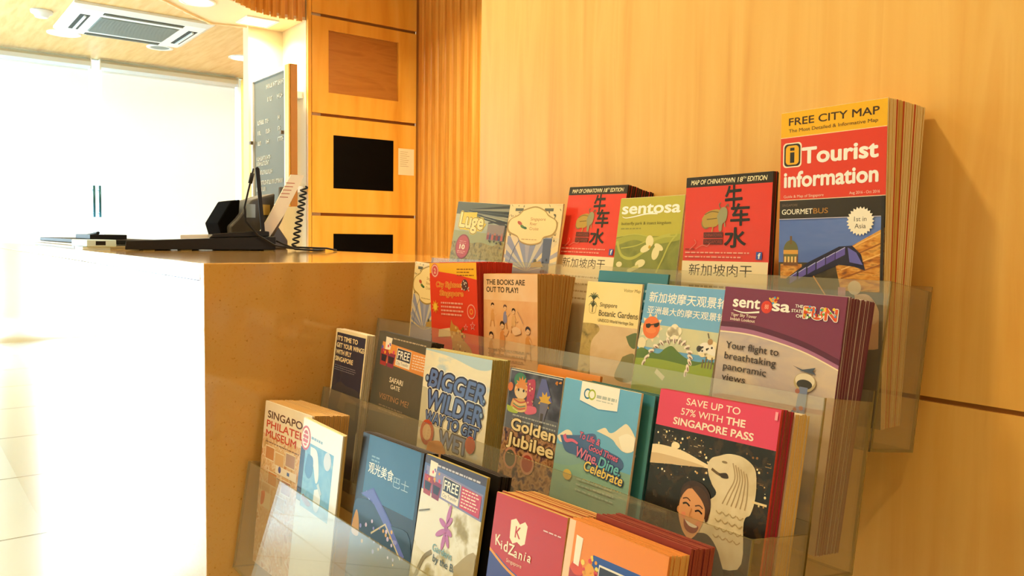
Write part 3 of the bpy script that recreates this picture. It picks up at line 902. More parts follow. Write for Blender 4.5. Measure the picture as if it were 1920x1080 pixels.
def art_butterfly(c):
    c.rect(0, .55, 1, c.vmax, PH_LEAF)
    c.blob([(0, .58), (.3, .52), (.6, .56), (1, .52), (1, .60), (.6, .66), (.3, .60), (0, .68)], '#a5a545')
    c.text('sentosa', .05, .225, .90, .165, WHITE, .025)
    c.stroke([(.06, .265), (.12, .285), (.25, .27), (.45, .235), (.62, .235)], .006, WHITE, w2=.02)
    c.text('butterfly park & insect kingdom', .06, .385, .78, .044, '#4a4a1e', .0)
    c.lines(.06, .43, .33, 1, .03, .018, '#8f8c3c', .1)
    for pts, w in (([(.02, .62), (.12, .82), (.3, .86), (.5, .74), (.62, .60), (.85, .53)], .035), ([(.1, .72), (.35, .68), (.6, .58), (.95, .55)], .014), ([(.95, .52), (.85, .66), (.78, .85), (.7, 1.05)], .022), ([(.0, .56), (.3, .52), (.55, .56)], .010)):
        c.stroke(pts, w, '#b7b450')
    for u, v, ru, rv, ro in ((.55, .62, .06, .085, -20), (.50, .72, .085, .05, -20), (.66, .78, .055, .10, 15), (.70, .70, .075, .04, 25), (.44, .93, .08, .055, -15), (.10, .95, .05, .04, 0)):
        c.ell(u, v, ru, rv, '#eadba0', 18, rot=ro)
    c.stroke([(.25, 1.05), (.42, .97)], .05, '#c9c070', False); c.ell(.56, .70, .02, c='#c9a23a')

def gourmet_scene(c, v0):
    """dusk photo: domed building, long purple tram, hotel front, hand with a pointer"""
    S = lambda v: v0 + v
    c.rect(0, S(0), .97, c.vmax, PH_SKY)
    c.rect(0, S(.26), 1, c.vmax, PH_DARK)
    c.poly([(.55, S(.22)), (1, S(.06)), (1, S(.42)), (.62, S(.42))], PH_GOLD)
    for k in range(4): c.stroke([(.62, S(.20 + k * .05)), (1, S(.08 + k * .06))], .012, ['#f0b860', '#9a5a1e'][k % 2], False)
    c.rect(.02, S(.27), .24, S(.36), PH_GOLD); c.rect(.05, S(.19), .20, S(.28), '#7a4a1c')
    c.ell(.125, S(.19), .075, .065, '#6f6a3a'); c.rect(.05, S(.185), .20, S(.21), '#e0a040'); c.rect(.115, S(.10), .135, S(.15), '#7a5a2c')
    for k in range(4): c.rect(.06 + k * .035, S(.225), .08 + k * .035, S(.26), '#f0c878')
    c.poly([(.08, S(.36)), (.30, S(.26)), (.60, S(.165)), (.72, S(.16)), (.80, S(.21)), (.84, S(.30)), (.74, S(.28)), (.60, S(.27)), (.35, S(.34)), (.10, S(.40))], '#241a34')
    for k in range(6):
        u = .12 + k * .09; w = .072 + k * .003; a = .375 - k * .030; 
        c.poly([(u, S(a - .025)), (u + w, S(a - .055)), (u + w, S(a - .005 - .008)), (u, S(a + .016))], ['#5b4a9c', '#6a5ab0'][k % 2])
        c.stroke([(u, S(a - .025)), (u + w, S(a - .055))], .007, '#b9b3e0', False)
    c.poly([(.68, S(.17)), (.76, S(.20)), (.82, S(.27)), (.70, S(.255))], '#6a66b8')
    c.stroke([(.36, S(.34)), (.48, S(.45)), (.60, S(.56))], .012, '#d08a3a', False)
    c.blob([(.56, S(.56)), (.70, S(.60)), (.80, S(.56)), (.98, S(.55)), (1.0, S(.72)), (.80, S(.74)), (.66, S(.66))], '#d9a070')
    c.blob([(.75, S(.44)), (.88, S(.44)), (.97, S(.53)), (.93, S(.60)), (.80, S(.57))], '#e0b48a'); c.ell(.75, S(.40), .06, c='#d8c4a4')
    for k in range(3): c.stroke([(.80, S(.48 + k * .03)), (.92, S(.47 + k * .03))], .006, '#8a5a34')
    c.rect(.60, S(.40), .67, S(.45), '#c48aa0')
    c.speck(.05, S(.46), .55, S(.75), 14, ['#e0c090', '#b07a4a', '#d9a860'], (.006, .014), 8)

def art_tourist(c):
    c.rect(0, 0, 1, .15, '#f2b417')
    c.text('FREE CITY MAP', .08, .080, .85, .046, '#3f2410', .014)
    c.text('The Most Detailed & Informative Map', .08, .122, .84, .021, '#4a2c12', .004)
    c.rect(0, .15, 1, .154, '#f7d8a0')
    c.rect(0, .154, 1, .53, '#e03a22')
    for d, col in ((.02, '#f7e6c4'), (.008, '#2d261c'), (-.008, '#f0b01c')):
        u0, u1, v0, v1 = .045 - d + .0, .195 + d, .197 - d * .6, .322 + d * .6
        r, A = .034, c.asp()
        c.poly([(cx + r * math.cos(t), cy + r * A * math.sin(t)) for cx, cy, t0 in ((u1 - r, v1 - r * A, 0), (u0 + r, v1 - r * A, 90), (u0 + r, v0 + r * A, 180), (u1 - r, v0 + r * A, 270)) for t in (math.radians(t0 + 15 * k) for k in range(7))], col)
    c.rect(.098, .215, .142, .233, '#2d261c'); c.rect(.098, .243, .142, .306, '#2d261c')
    c.text('Tourist', .225, .315, .70, .096, WHITE, .032)
    c.text('information', .045, .452, .885, .094, WHITE, .032)
    c.text('Guide & Map of Singapore', .04, .518, .40, .017, '#f7d0b4', .0); c.text('Aug 2016 - Oct 2016', .68, .516, .27, .017, '#f7d0b4', .0)
    c.rect(0, .53, 1, .534, '#f7d8b0'); c.rect(0, .534, 1, .645, '#33261a')
    c.text('SINGAPORE', .025, .570, .16, .015, '#7a5f45')
    c.text('GOURMET', .025, .618, .31, .032, '#f4ead2', .012); c.text('BUS', .345, .618, .14, .032, '#b57a2c', .012)
    gourmet_scene(c, .65)
    c.rect(0, .645, .97, .649, '#cfc7d8')
    c.star(.79, .672, .125, .105, 24, '#f6ead0')
    c.text('1st in', .735, .672, .11, .028, '#4a4036'); c.text('Asia', .74, .712, .10, .028, '#4a4036')
    c.rect(.972, .534, 1, c.vmax, '#2b2018')

def art_funred(c):
    c.poly([(0, 0), (1, 0), (1, .25), (.55, .17), (.18, .13), (0, .16)], '#f2b020')
    for d, col in ((.0, '#d95a56'), (.012, '#f0c0a0'), (.024, '#d5524e')): c.ell(.12, .12, .085 - d, c=col)
    c.text('2', .10, .16, .04, .08, '#f0c0a0', .02)
    c.lines(.60, .09, .36, 3, .045, .014, '#8a4a14', .3)
    c.text('City Sightseeing', .14, .37, .66, .085, '#d83a20', .0, shear=.1, ol=[('#f2b04a', .055)])
    c.text('Singapore', .22, .50, .50, .085, '#d83a20', .0, shear=.1, ol=[('#f2b04a', .055)])
    c.ell(.76, .33, .065, .085, '#5a3a3a'); c.speck(.69, .25, .84, .42, 14, '#f0d8c0', (.006, .012), 2)
    c.lines(.24, .60, .50, 4, .058, .026, '#f2a58c', .25, 4)
    c.star(.11, .68, .085, .045, 9, '#e89a2a'); c.ell(.11, .68, .04, c='#f2c040')
    c.ell(.88, .72, .085, c='#f0a58c'); c.ell(.88, .72, .072, c='#e03c26'); c.ell(.88, .72, .035, c='#e8923a'); c.ell(.88, .72, .02, c='#e03c26')
    for u, v, r in ((.76, .96, .045), (.90, .93, .055)):
        c.star(u, v, r, r * .45, 5, '#f2a99a', -math.pi / 2); c.star(u, v, r * .72, r * .32, 5, '#e03c26', -math.pi / 2)
    c.blob([(.46, .86), (.50, .93), (.60, .97), (.63, 1.07), (.70, 1.15), (.85, 1.28), (.9, 1.5), (.5, 1.5), (.46, 1.2), (.42, 1.05)], '#c98a3a')
    c.speck(.46, .98, .8, 1.4, 24, ['#8f5a22', '#e8b868'], (.01, .02), 6); c.poly([(.18, 1.03), (.42, .99), (.44, 1.12), (.16, 1.15)], '#e8c894')

def kid(c, u, v, s, shirt, hair='#3a2820', arm=0):
    A = c.asp()
    c.blob([(u - .5 * s, v + 1.3 * s * A), (u, v + .9 * s * A), (u + .5 * s, v + 1.3 * s * A), (u + .6 * s, v + 3.2 * s * A), (u - .6 * s, v + 3.2 * s * A)], shirt)
    c.stroke([(u + .4 * s, v + 1.4 * s * A), (u + 1.0 * s, v + (2.2 - arm) * s * A), (u + 1.5 * s, v + (2.0 - 2 * arm) * s * A)], .26 * s, '#e8b07a')
    c.ell(u, v + .3 * s * A, .52 * s, .6 * s, '#e9b684'); c.blob([(u - .55 * s, v + .35 * s * A), (u - .5 * s, v - .25 * s * A), (u, v - .5 * s * A), (u + .5 * s, v - .25 * s * A), (u + .5 * s, v + .1 * s * A), (u, v - .1 * s * A), (u - .35 * s, v + .1 * s * A)], hair)
    for k in (-.2, .2): c.ell(u + k * s, v + .35 * s * A, .05 * s, c='#3a2820', n=8)
    c.stroke([(u - .5 * s, v + 3.2 * s * A), (u - .8 * s, v + 4.6 * s * A)], .28 * s, '#c98a50'); c.stroke([(u + .4 * s, v + 3.2 * s * A), (u + .7 * s, v + 4.5 * s * A)], .28 * s, '#c98a50')

def art_books(c):
    c.rect(0, 0, 1, .42, photo('peach_wash', ['#eab27c', '#efc496', '#e6a868'], n=8)); c.rect(0, .42, 1, c.vmax, PH_COLLAGE)
    c.text('THE BOOKS ARE', .06, .17, .72, .085, '#5d4a36', .03); c.text('OUT TO PLAY!', .06, .29, .60, .085, '#5d4a36', .03)
    kid(c, .18, .50, .055, '#d89858', arm=.2); kid(c, .42, .52, .055, '#8d86a0', '#6a5048', .4); kid(c, .58, .57, .055, '#dca66c')
    kid(c, .37, .80, .075, '#d88a4a', arm=.6); kid(c, .84, .85, .075, '#d8934e'); kid(c, .16, .98, .07, '#c9803c')
    c.stroke([(.66, .58), (.76, .76)], .01, '#b0866a', False)
    c.blob([(.55, .86), (.62, .82), (.70, .85), (.72, .92), (.6, .95)], '#e9bd92'); c.lines(.1, 1.2, .7, 4, .08, .02, '#a9713c')

def art_botanic(c):
    c.rect(0, 0, 1, .60, photo('cream_wash', ['#edc874', '#f2d58c', '#f3dda0'], n=6)); c.rect(0, .60, 1, c.vmax, PH_BOTANIC)
    c.blob([(0, .60), (.25, .60), (.33, .68), (.22, .82), (.20, 1.0), (.25, 1.5), (0, 1.5)], PH_BOTL)
    c.blob([(.82, .72), (1, .66), (1, .86), (.90, .84)], '#5f6a35'); c.blob([(.8, 1.0), (1, .95), (1, 1.3), (.7, 1.3)], '#7d7440')
    c.text('Visitor Map', .69, .115, .29, .045, '#7a6a34', shear=.1)
    for s, sc_ in ((0, 1), (1, .8)):
        y = .16 + s * .11
        for a in (-70, -40, -10, 20, 50, 75):
            r = math.radians(a - 90 + 0)
            c.stroke([(.155, y + .09), (.155 + .06 * sc_ * math.cos(r), y + .06 + .05 * math.sin(r)), (.155 + .11 * sc_ * math.cos(r), y + .085 + .10 * sc_ * math.sin(r) + .02 * abs(math.cos(r)))], .024 * sc_, '#38492a', w2=.004); c.same()
        c.next()
    c.stroke([(.155, .22), (.155, .44)], .016, '#5a4526', False)
    c.stroke([(.09, .34), (.10, .43), (.155, .455), (.21, .43), (.22, .34)], .006, '#a98c4c')
    c.text('Singapore', .285, .345, .32, .062, '#4f3f22', .0, shear=.06); c.text('Botanic Gardens', .285, .475, .70, .085, '#4f3f22', .004)
    c.text('UNESCO World Heritage Site', .285, .56, .64, .045, '#5a4828', .0)

def art_flyer(c):
    c.rect(0, 0, 1, .75, photo('flyer_sky', ['#5f9fd0', '#74acd4', '#6aa5d2'], n=5))
    c.rect(0, .52, 1, .82, photo('flyer_haze', ['#a8bfb4', '#c9c8a4', '#d6cc9c'], n=6))
    c.text('新加坡摩天观景轮', .06, .235, .99, .135, WHITE, .010, box=True)
    c.text('亚洲最大的摩天观景轮', .06, .385, .99, .098, WHITE, .008, box=True)
    for k in range(10):
        a = k * math.pi / 5
        c.poly([(.15 + .12 * math.cos(a - .2), .565 + .12 * c.asp() * math.sin(a - .2)), (.15 + .155 * math.cos(a), .565 + .155 * c.asp() * math.sin(a)), (.15 + .12 * math.cos(a + .2), .565 + .12 * c.asp() * math.sin(a + .2))], '#efd9b0'); c.same()
    c.next(); c.ell(.15, .565, .115, c='#e8743a'); c.ell(.15, .60, .07, .04, '#ee8648')
    c.blob([(.07, .53), (.12, .515), (.14, .54), (.12, .575), (.08, .57)], INK); c.blob([(.18, .52), (.235, .49), (.25, .52), (.225, .55), (.19, .55)], INK); c.stroke([(.07, .54), (.15, .53), (.25, .495)], .012, INK, False)
    for u, v, r in ((.42, .58, .05), (.46, .55, .055), (.51, .57, .045), (.40, .61, .04), (.47, .62, .06)): c.ell(u, v, r, c='#f4e6c4'); c.same()
    c.next()
    for u, v, r in ((.05, .78, .06), (.95, .74, .09), (.85, .76, .06)): c.ell(u, v, r, c='#ecdcb2'); c.same()
    c.next()
    c.blob([(-.05, .93), (.05, .84), (.16, .86), (.3, .88), (.38, .80), (.46, .76), (.55, .82), (.66, .88), (.8, .90), (1.05, .88), (1.05, 1.05), (-.05, 1.05)], '#5f7a34')
    c.blob([(-.05, .99), (.3, .95), (.7, .97), (1.05, 1.02), (1.05, c.vmax), (-.05, c.vmax)], '#93a53c')
    pts = c.curve([(.12, 1.02), (.20, .86), (.32, .74), (.48, .68), (.60, .70), (.69, .80), (.71, .92), (.68, 1.06)], 4)
    c.stroke(pts, .018, '#9a8a7a', False)
    for k, p in enumerate(pts[::2]):
        a = k * 24 - 60
        c.ell(p[0], p[1], .040, .024, '#f0e0cc', 12, rot=a); c.same()
    c.next()
    for k, p in enumerate(pts[::2]): c.ell(p[0] + .006, p[1] + .012, .024, .010, '#8a6a5c', 10, rot=k * 24 - 60); c.same()
    c.next()
    c.blob([(.78, .72), (.84, .66), (.93, .66), (.99, .72), (1.0, .80), (.90, .78), (.80, .78)], '#efe4d2'); c.ell(.80, .74, .03, c='#4a4440'); c.ell(.92, .64, .03, c='#b58a5a'); c.stroke([(.90, .60), (.88, .54)], .012, '#5a4a40', False); c.speck(.8, .66, .98, .76, 8, '#3a3430', (.008, .014), 3)
    for k in range(4): c.rect(.86 + k * .035, .86 - (k % 2) * .04, .875 + k * .035, .96, '#7a6a4a')
    c.stroke([(.30, 1.1), (.42, 1.18)], .05, '#d9d0a0', False)

def art_skytower(c):
    c.rect(0, 0, 1, .62, '#7b2f4e')
    c.poly(c.curve([(0, .40), (.3, .40), (.7, .50), (1, .64)], 6) + [(1, .75), (0, .75)], '#5b1d3a')
    c.poly(c.curve([(0, .46), (.3, .46), (.7, .56), (1, .70)], 6) + [(1, .8), (0, .8)], '#a86a8c')
    c.poly(c.curve([(0, .51), (.3, .51), (.7, .60), (1, .74)], 6) + [(1, .85), (0, .85)], '#efdfba')
    c.poly(c.curve([(0, .525), (.3, .525), (.7, .615), (1, .755)], 6) + [(1, c.vmax), (0, c.vmax)], photo('lilac_dusk', ['#c3b0a4', '#d2bda4', '#b7a7a3', '#d9c4a6'], (1, 2, 1), 9))
    c.text('sent', .09, .215, .235, .130, WHITE, .025); c.ell(.385, .185, .046, c='#d83a2a'); c.text('88', .37, .205, .032, .05, '#f2a080', .02)
    c.blob([(.40, .10), (.44, .07), (.47, .11), (.44, .14)], '#e8a03a'); c.speck(.39, .07, .48, .14, 8, ['#4a9ac8', '#d83a2a', '#f2d040'], (.006, .012), 9)
    c.text('sa', .437, .215, .14, .125, WHITE, .025); c.stroke([(.10, .255), (.20, .275), (.33, .25)], .005, WHITE, w2=.014)
    for k, s in enumerate(('THE', 'STATE', 'OF')): c.text(s, [.62, .595, .635][k], .155 + .052 * k, [.06, .09, .05][k], .034, WHITE, .015)
    c.text('FUN', .695, .255, .25, .125, '#d8582a', .03, ol=[(WHITE, .07)])
    c.speck(.70, .13, .94, .25, 40, ['#f2c030', '#3a8ac8', '#d83a2a', '#6ab04a', WHITE], (.006, .012), 12)
    c.text('Tiger Sky Tower', .085, .325, .23, .036, '#f0d8c4', .012); c.text('Imbiah Lookout', .085, .375, .22, .036, '#f0d8c4', .012)
    for k, (s, w) in enumerate((('Your flight to', .46), ('breathtaking', .45), ('panoramic', .38), ('views', .21))):
        c.text(s, .075, .70 + .122 * k, w, .082, '#3f2f28', .006)
    c.ell(.77, .93, .085, .10, '#b9a67a'); c.ell(.77, .91, .075, .075, '#e2d5b8'); c.ell(.77, .95, .06, .05, '#3a332c')
    c.poly([(.735, .98), (.80, .98), (.78, c.vmax), (.66, c.vmax)], '#7a86a8'); c.speck(.70, 1.02, .78, 1.4, 10, ['#a86a5a', '#4a5a8c'], (.012, .02), 3)
    c.poly([(.66, .77), (.74, .80), (.84, .76), (.82, .80), (.85, .83), (.74, .815)], '#4a5262')

def art_ifly(c):
    c.rect(.045, .055, .97, c.vmax, '#26304a'); c.blob([(.045, .98), (.3, .86), (.5, .90), (.97, .98), (.97, 1.6), (.045, 1.6)], '#3a3d48')
    for k, (s, w) in enumerate((("IT'S TIME TO", .66), ('GET YOUR WINGS', .88), ('WITH IFLY', .50), ('SINGAPORE', .58))):
        c.text(s, .075, .185 + .115 * k, w, .078, '#f2dfae', .03)
    c.lines(.08, .60, .70, 3, .035, .010, '#8a8c9a', .3)
    c.poly([(.4, 1.02), (.9, 1.1), (.9, 1.4), (.3, 1.3)], '#6a5f50')

def art_free_band(c, u0, v0, u1, v1, tilt, ground, box):
    """voucher band: two cups, FREE box, paragraph block"""
    dv = tilt
    q = lambda u, v: (u0 + (u1 - u0) * u, v0 + (v1 - v0) * v + dv * u)
    c.poly([q(0, 0), q(1, 0), q(1, 1), q(0, 1)], ground)
    for k, col in enumerate(('#a83a3c', '#8a3450')):
        a = -.02 + .16 * k
        c.poly([q(a, .35 + .1 * k), q(a + .17, .35 + .1 * k), q(a + .15, 1.15), q(a + .02, 1.15)], col); c.poly([q(a + .02, .62), q(a + .15, .62), q(a + .13, .95), q(a + .04, .95)], '#2a2a3a')
    c.poly([q(.06, -.28), q(.2, -.28), q(.18, .3), q(.07, .35)], '#efe3cf')
    c.speck(*(q(.0, .05)), *(q(.28, .5)), 10, ['#e8a03a', '#d84a6a', '#6a5ab0'], (.01, .02), 5)
    c.poly([q(.33, .08), q(.63, .08), q(.63, .66), q(.33, .66)], '#e9dcc4'); c.poly([q(.34, .10), q(.62, .10), q(.62, .64), q(.34, .64)], '#343a4c')
    a, b = q(.355, .58), q(.60, .58)
    c.text('FREE', a[0], a[1], b[0] - a[0], (v1 - v0) * .40, WHITE, .01)
    c.poly([q(.33, .66), q(.63, .66), q(.63, .92), q(.33, .92)], '#ece2d0'); a = q(.35, .87)
    c.text('City Transfer', a[0], a[1], (u1 - u0) * .25, (v1 - v0) * .15, '#5a5a68')
    c.poly([q(.65, .08), q(.98, .08), q(.98, .92), q(.65, .92)], box); a = q(.67, .16)
    c.lines(a[0], a[1], (u1 - u0) * .29, 6, (v1 - v0) * .125, (v1 - v0) * .05, '#ecd4c0', .2, 7)

def art_safari(c):
    c.rect(0, 0, 1, c.vmax, PH_SAFARI)
    c.lines(.30, .055, .62, 1, .03, .018, '#b8a58a', .05)
    art_free_band(c, .10, .14, 1.02, .44, .05, '#e0914e', '#e0914e')
    c.text('SAFARI', .34, .70, .26, .075, '#e9dcc0', .02); c.text('GATE', .38, .79, .18, .065, '#e9dcc0', .02)
    c.text('VISITING ME?', .18, .975, .58, .085, '#b58a62', .0)
    c.lines(.2, 1.06, .5, 2, .06, .02, '#8a7a64')

def art_bigger(c):
    c.rect(0, 0, 1, c.vmax, PH_CLOUD); c.blob([(0, .02), (.4, .06), (.8, .16), (1, .12), (1, .0), (0, 0)], '#b6cdd8')
    c.blob([(0, .55), (.12, .6), (.15, .9), (.05, 1.1), (0, 1.1)], '#c9bfa0')
    O = lambda b: [(WHITE, .135), ('#2a2438', .10)]
    c.text('BIGGER', .10, .52, .84, .25, '#5f78b4', .03, rot=-3, shear=.18, ol=O(0))
    c.text('WILDER', .09, .82, .84, .26, '#5f78b4', .03, rot=-3, shear=.15, ol=O(0))
    c.text('WAY TO GET', .10, 1.02, .80, .15, '#6a80b0', .03, rot=-2, shear=.1, ol=O(0))
    c.text('WET', .36, 1.30, .42, .22, '#6a80b0', .03, rot=-2, ol=O(0))
    for u, v, s in ((.08, .42, .035), (.93, .74, .03), (.95, .55, .02)): c.ell(u, v, s, c='#39425c'); c.ell(u, v, s * .6, c='#8fa6c8')
    c.ell(.16, 1.18, .11, c='#c9553a'); c.ell(.16, 1.18, .07, c='#e8c090'); c.ell(.82, 1.16, .07, c='#c9553a'); c.blob([(.2, 1.3), (.4, 1.25), (.5, 1.5), (.2, 1.5)], '#d98a3a')

def art_golden(c):
    c.rect(0, 0, 1, c.vmax, PH_PUPPET); c.rect(.0, .56, 1, .84, '#5f6068'); c.rect(0, .80, 1, c.vmax, PH_CROWD)
    c.stroke([(.02, .02), (.98, .02)], .012, '#c9c9c4', False); c.stroke([(.02, .02), (.02, 1)], .008, '#a9a9a8', False)
    c.ell(.22, .14, .12, .10, '#3f7a5a'); c.ell(.26, .27, .13, .12, '#e8b87a'); c.star(.26, .22, .13, .08, 12, '#d8843a'); c.ell(.26, .31, .10, .07, '#e0c49a')
    for u in (.21, .31): c.ell(u, .27, .018, c='#2a2028')
    c.blob([(.36, .12), (.50, .10), (.52, .30), (.48, .48), (.40, .45), (.38, .28)], '#b83a5a'); c.blob([(.34, .46), (.56, .44), (.58, .52), (.40, .56)], '#d8607a')
    c.blob([(.12, .40), (.36, .38), (.40, .52), (.26, .56), (.10, .52)], '#d8a05a'); c.blob([(.02, .50), (.22, .52), (.24, .58), (.06, .58)], '#a8b83a'); c.ell(.05, .25, .05, .06, '#d8703a')
    for k in range(5): c.stroke([(.14, .40 + k * .03), (.26, .43 + k * .03), (.38, .40 + k * .03)], .012, ['#b83a3a', '#e8d090', '#4a8a6a'][k % 3])
    c.speck(.36, .12, .52, .44, 14, ['#f2c0a0', '#7a2a4a'], (.008, .016), 2)
    c.poly([(.62, .06), (.70, .06), (.86, .34), (.56, .32)], '#5a5f9a'); c.star(.72, .34, .12, .07, 9, '#d8a83a'); c.poly([(.64, .36), (.80, .36), (.74, .62), (.66, .60)], '#6f6a80'); c.stroke([(.70, .5), (.70, .8)], .05, '#4a3c38', False)
    c.lines(.16, .60, .82, 2, .06, .02, '#a9a8a4', .05); c.speck(.88, .04, .98, .09, 6, '#d8883a', (.01, .018), 3)
    O = [('#4a3420', .07)]
    c.text('Golden', .16, .80, .82, .16, '#ecd29a', .025, ol=O, rot=-1); c.text('Jubilee', .12, 1.0, .86, .165, '#ecd29a', .025, ol=O, rot=-1)
    for u, col in ((.22, '#5f5a48'), (.55, '#a8483a')): c.ell(u, 1.18, .13, c='#c98a6a'); c.ell(u, 1.18, .10, c=col)

def art_wine(c):
    c.rect(0, 0, 1, c.vmax, photo('wine_sky', ['#5fa6d2', '#6cb0d8', '#62a9d4'], n=5)); c.rect(0, .88, 1, c.vmax, photo('wine_sea', ['#7aa6a0', '#8fb39c', '#86ada0'], (1, 3, 1), 8))
    c.blob([(-.1, .80), (.2, .78), (.4, .88), (.2, 1.0), (-.1, 1.0)], '#88adaa')
    c.poly([(.245, 0), (.745, 0), (.745, .265), (.50, .29), (.245, .235)], '#4d8fbc'); c.poly([(.24, 0), (.74, 0), (.74, .25), (.50, .275), (.24, .22)], WHITE)
    for u, col in ((.335, '#3a7a9a'), (.395, '#a9b83a')): c.ell(u, .13, .05, c=col); c.ell(u, .13, .034, c=WHITE)
    c.lines(.46, .12, .26, 1, .04, .035, '#b4bcb4', .05)
    c.lines(.46, .175, .22, 1, .03, .012, '#c4c8c0', .05)
    for pts in ([(.52, .52), (.62, .46), (.68, .50), (.74, .48), (.82, .40), (.88, .36), (.97, .44), (1.02, .56), (.9, .66), (.80, .62), (.72, .56)], [(.0, .70), (.12, .60), (.2, .62), (.2, .72), (.06, .76)]): c.blob(pts, '#efe3c4')
    c.blob([(.80, .52), (.9, .46), (1, .5), (1, .62), (.88, .66)], '#f6efd8')
    c.blob([(.04, .68), (.30, .62), (.50, .56), (.58, .68), (.86, .74), (.88, .86), (.60, .92), (.30, .86), (.14, .84)], '#4a6a9c')
    P = '#d9688c'; O = [('#3f4f80', .07)]
    c.text('To Life &', .30, .645, .28, .075, P, .02, rot=-5, shear=.12, ol=O); c.text('Good Times', .45, .75, .38, .075, P, .02, rot=-5, shear=.12, ol=O)
    c.stroke([(.10, .66), (.14, .72), (.22, .70), (.30, .72)], .045, P, w2=.02)
    c.text('Wine.', .28, .86, .30, .12, '#dc7a9a', .02, rot=-5, shear=.12, ol=O); c.text('Dine.', .60, .90, .28, .125, '#6ac0c4', .02, rot=-5, shear=.15, ol=O)
    c.text('Celebrate', .42, .985, .50, .115, '#ecd06a', .02, rot=-4, shear=.15, ol=O)
    c.ell(.22, 1.10, .06, .06, '#d9b860'); c.lines(.35, 1.1, .5, 3, .06, .02, '#a9c0b0')

def art_pass(c):
    c.rect(0, .34, 1, c.vmax, PH_NIGHT)
    c.speck(.02, .38, .50, .78, 46, ['#f2d9a0', '#d8a860', '#fff0cc'], (.003, .009), 21); c.speck(.75, .40, .98, .85, 26, ['#d8a860', '#8a5a2c', '#f2d9a0'], (.003, .009), 22)
    c.speck(.08, .36, .52, .62, 26, ['#b88a4a', '#e8c890'], (.003, .006), 23, False); c.speck(.78, .42, .99, .7, 14, ['#b88a4a', '#6a4a28'], (.003, .007), 24, False)
    c.ell(.21, .50, .035, .03, '#f6e4b8'); c.ell(.19, .51, .02, .035, '#f6e4b8')
    c.rect(0, 0, 1, .345, '#dd3f62')
    c.text('SAVE UP TO', .25, .105, .45, .066, '#f7e3cf', .006); c.text('57% WITH', .215, .205, .355, .066, '#f7e3cf', .006); c.text('THE', .60, .205, .15, .066, '#f7e3cf', .028)
    c.text('SINGAPORE PASS', .16, .305, .665, .068, '#f7e3cf', .026)
    # floodlit stone fountain figure with a jet of water
    c.blob([(.0, .66), (.0, .54), (.25, .53), (.45, .585), (.56, .625), (.42, .64), (.2, .68)], '#f2deb4'); c.blob([(.0, .72), (.0, .62), (.3, .61), (.48, .63), (.2, .68)], '#d9bd90')
    c.blob([(.50, .585), (.53, .53), (.58, .50), (.66, .46), (.77, .46), (.86, .52), (.89, .62), (.90, .78), (.88, .92), (.84, 1.0), (.84, 1.4), (.46, 1.4), (.50, 1.0), (.60, .84), (.56, .76), (.52, .68)], PH_STONE)
    for k in range(6): c.stroke([(.70 + k * .022, .53 + k * .012), (.73 + k * .02, .66), (.69 + k * .03, .80), (.66 + k * .035, .90)], .009, '#a98f66')
    c.ell(.635, .54, .022, .010, '#8a744e'); c.stroke([(.54, .625), (.60, .655), (.66, .66)], .018, '#6a5230'); c.blob([(.60, .65), (.66, .63), (.68, .67), (.63, .68)], '#3a2818')
    for k in range(4):
        for j in range(4): c.stroke([(.62 + j * .055, .97 + k * .07), (.645 + j * .055, .99 + k * .07), (.67 + j * .055, .965 + k * .07)], .008, '#b39a6c'); c.same()
    c.next(); c.rect(.88, .80, .99, .82, '#e8cf9c')
    # laughing visitor with dark tied-back hair
    c.blob([(.20, 1.32), (.30, 1.20), (.42, 1.24), (.58, 1.20), (.70, 1.36), (.72, 1.6), (.16, 1.6)], '#231d20')
    c.blob([(.31, .92), (.33, .83), (.40, .775), (.49, .785), (.555, .86), (.575, .98), (.555, 1.08), (.50, 1.05), (.36, 1.0)], '#3a2015')
    c.ell(.315, 1.06, .014, .03, '#d08e58', 10)
    c.blob([(.315, 1.02), (.325, .93), (.365, .855), (.43, .835), (.50, .88), (.53, .98), (.535, 1.09), (.50, 1.21), (.445, 1.29), (.39, 1.26), (.345, 1.18), (.32, 1.10)], '#e2a06a')
    c.blob([(.40, .84), (.45, .81), (.52, .85), (.565, .95), (.568, 1.07), (.545, 1.10), (.535, 1.0), (.50, .93), (.45, .88)], '#4a2a1a')
    c.blob([(.405, .845), (.37, .86), (.335, .92), (.322, .97), (.33, .88), (.37, .82)], '#4a2a1a')
    c.blob([(.345, 1.08), (.375, 1.07), (.38, 1.12), (.35, 1.12)], '#e8906a'); c.blob([(.48, 1.12), (.51, 1.11), (.505, 1.16), (.475, 1.16)], '#e8906a')
    for u, v in ((.375, 1.00), (.485, 1.035)): c.stroke([(u - .03, v), (u, v - .014), (u + .03, v + .006)], .012, '#2a1810'); c.stroke([(u - .035, v - .045), (u, v - .06), (u + .03, v - .04)], .008, '#5a3420')
    c.stroke([(.425, 1.02), (.415, 1.09), (.44, 1.10)], .010, '#c98450')
    c.blob([(.37, 1.13), (.44, 1.15), (.50, 1.16), (.48, 1.22), (.43, 1.235), (.385, 1.20)], '#8a2f24'); c.blob([(.38, 1.135), (.44, 1.15), (.49, 1.16), (.47, 1.18), (.42, 1.175)], '#f6e8d4')
    c.rect(.965, .02, .985, .09, '#f2a0a8')

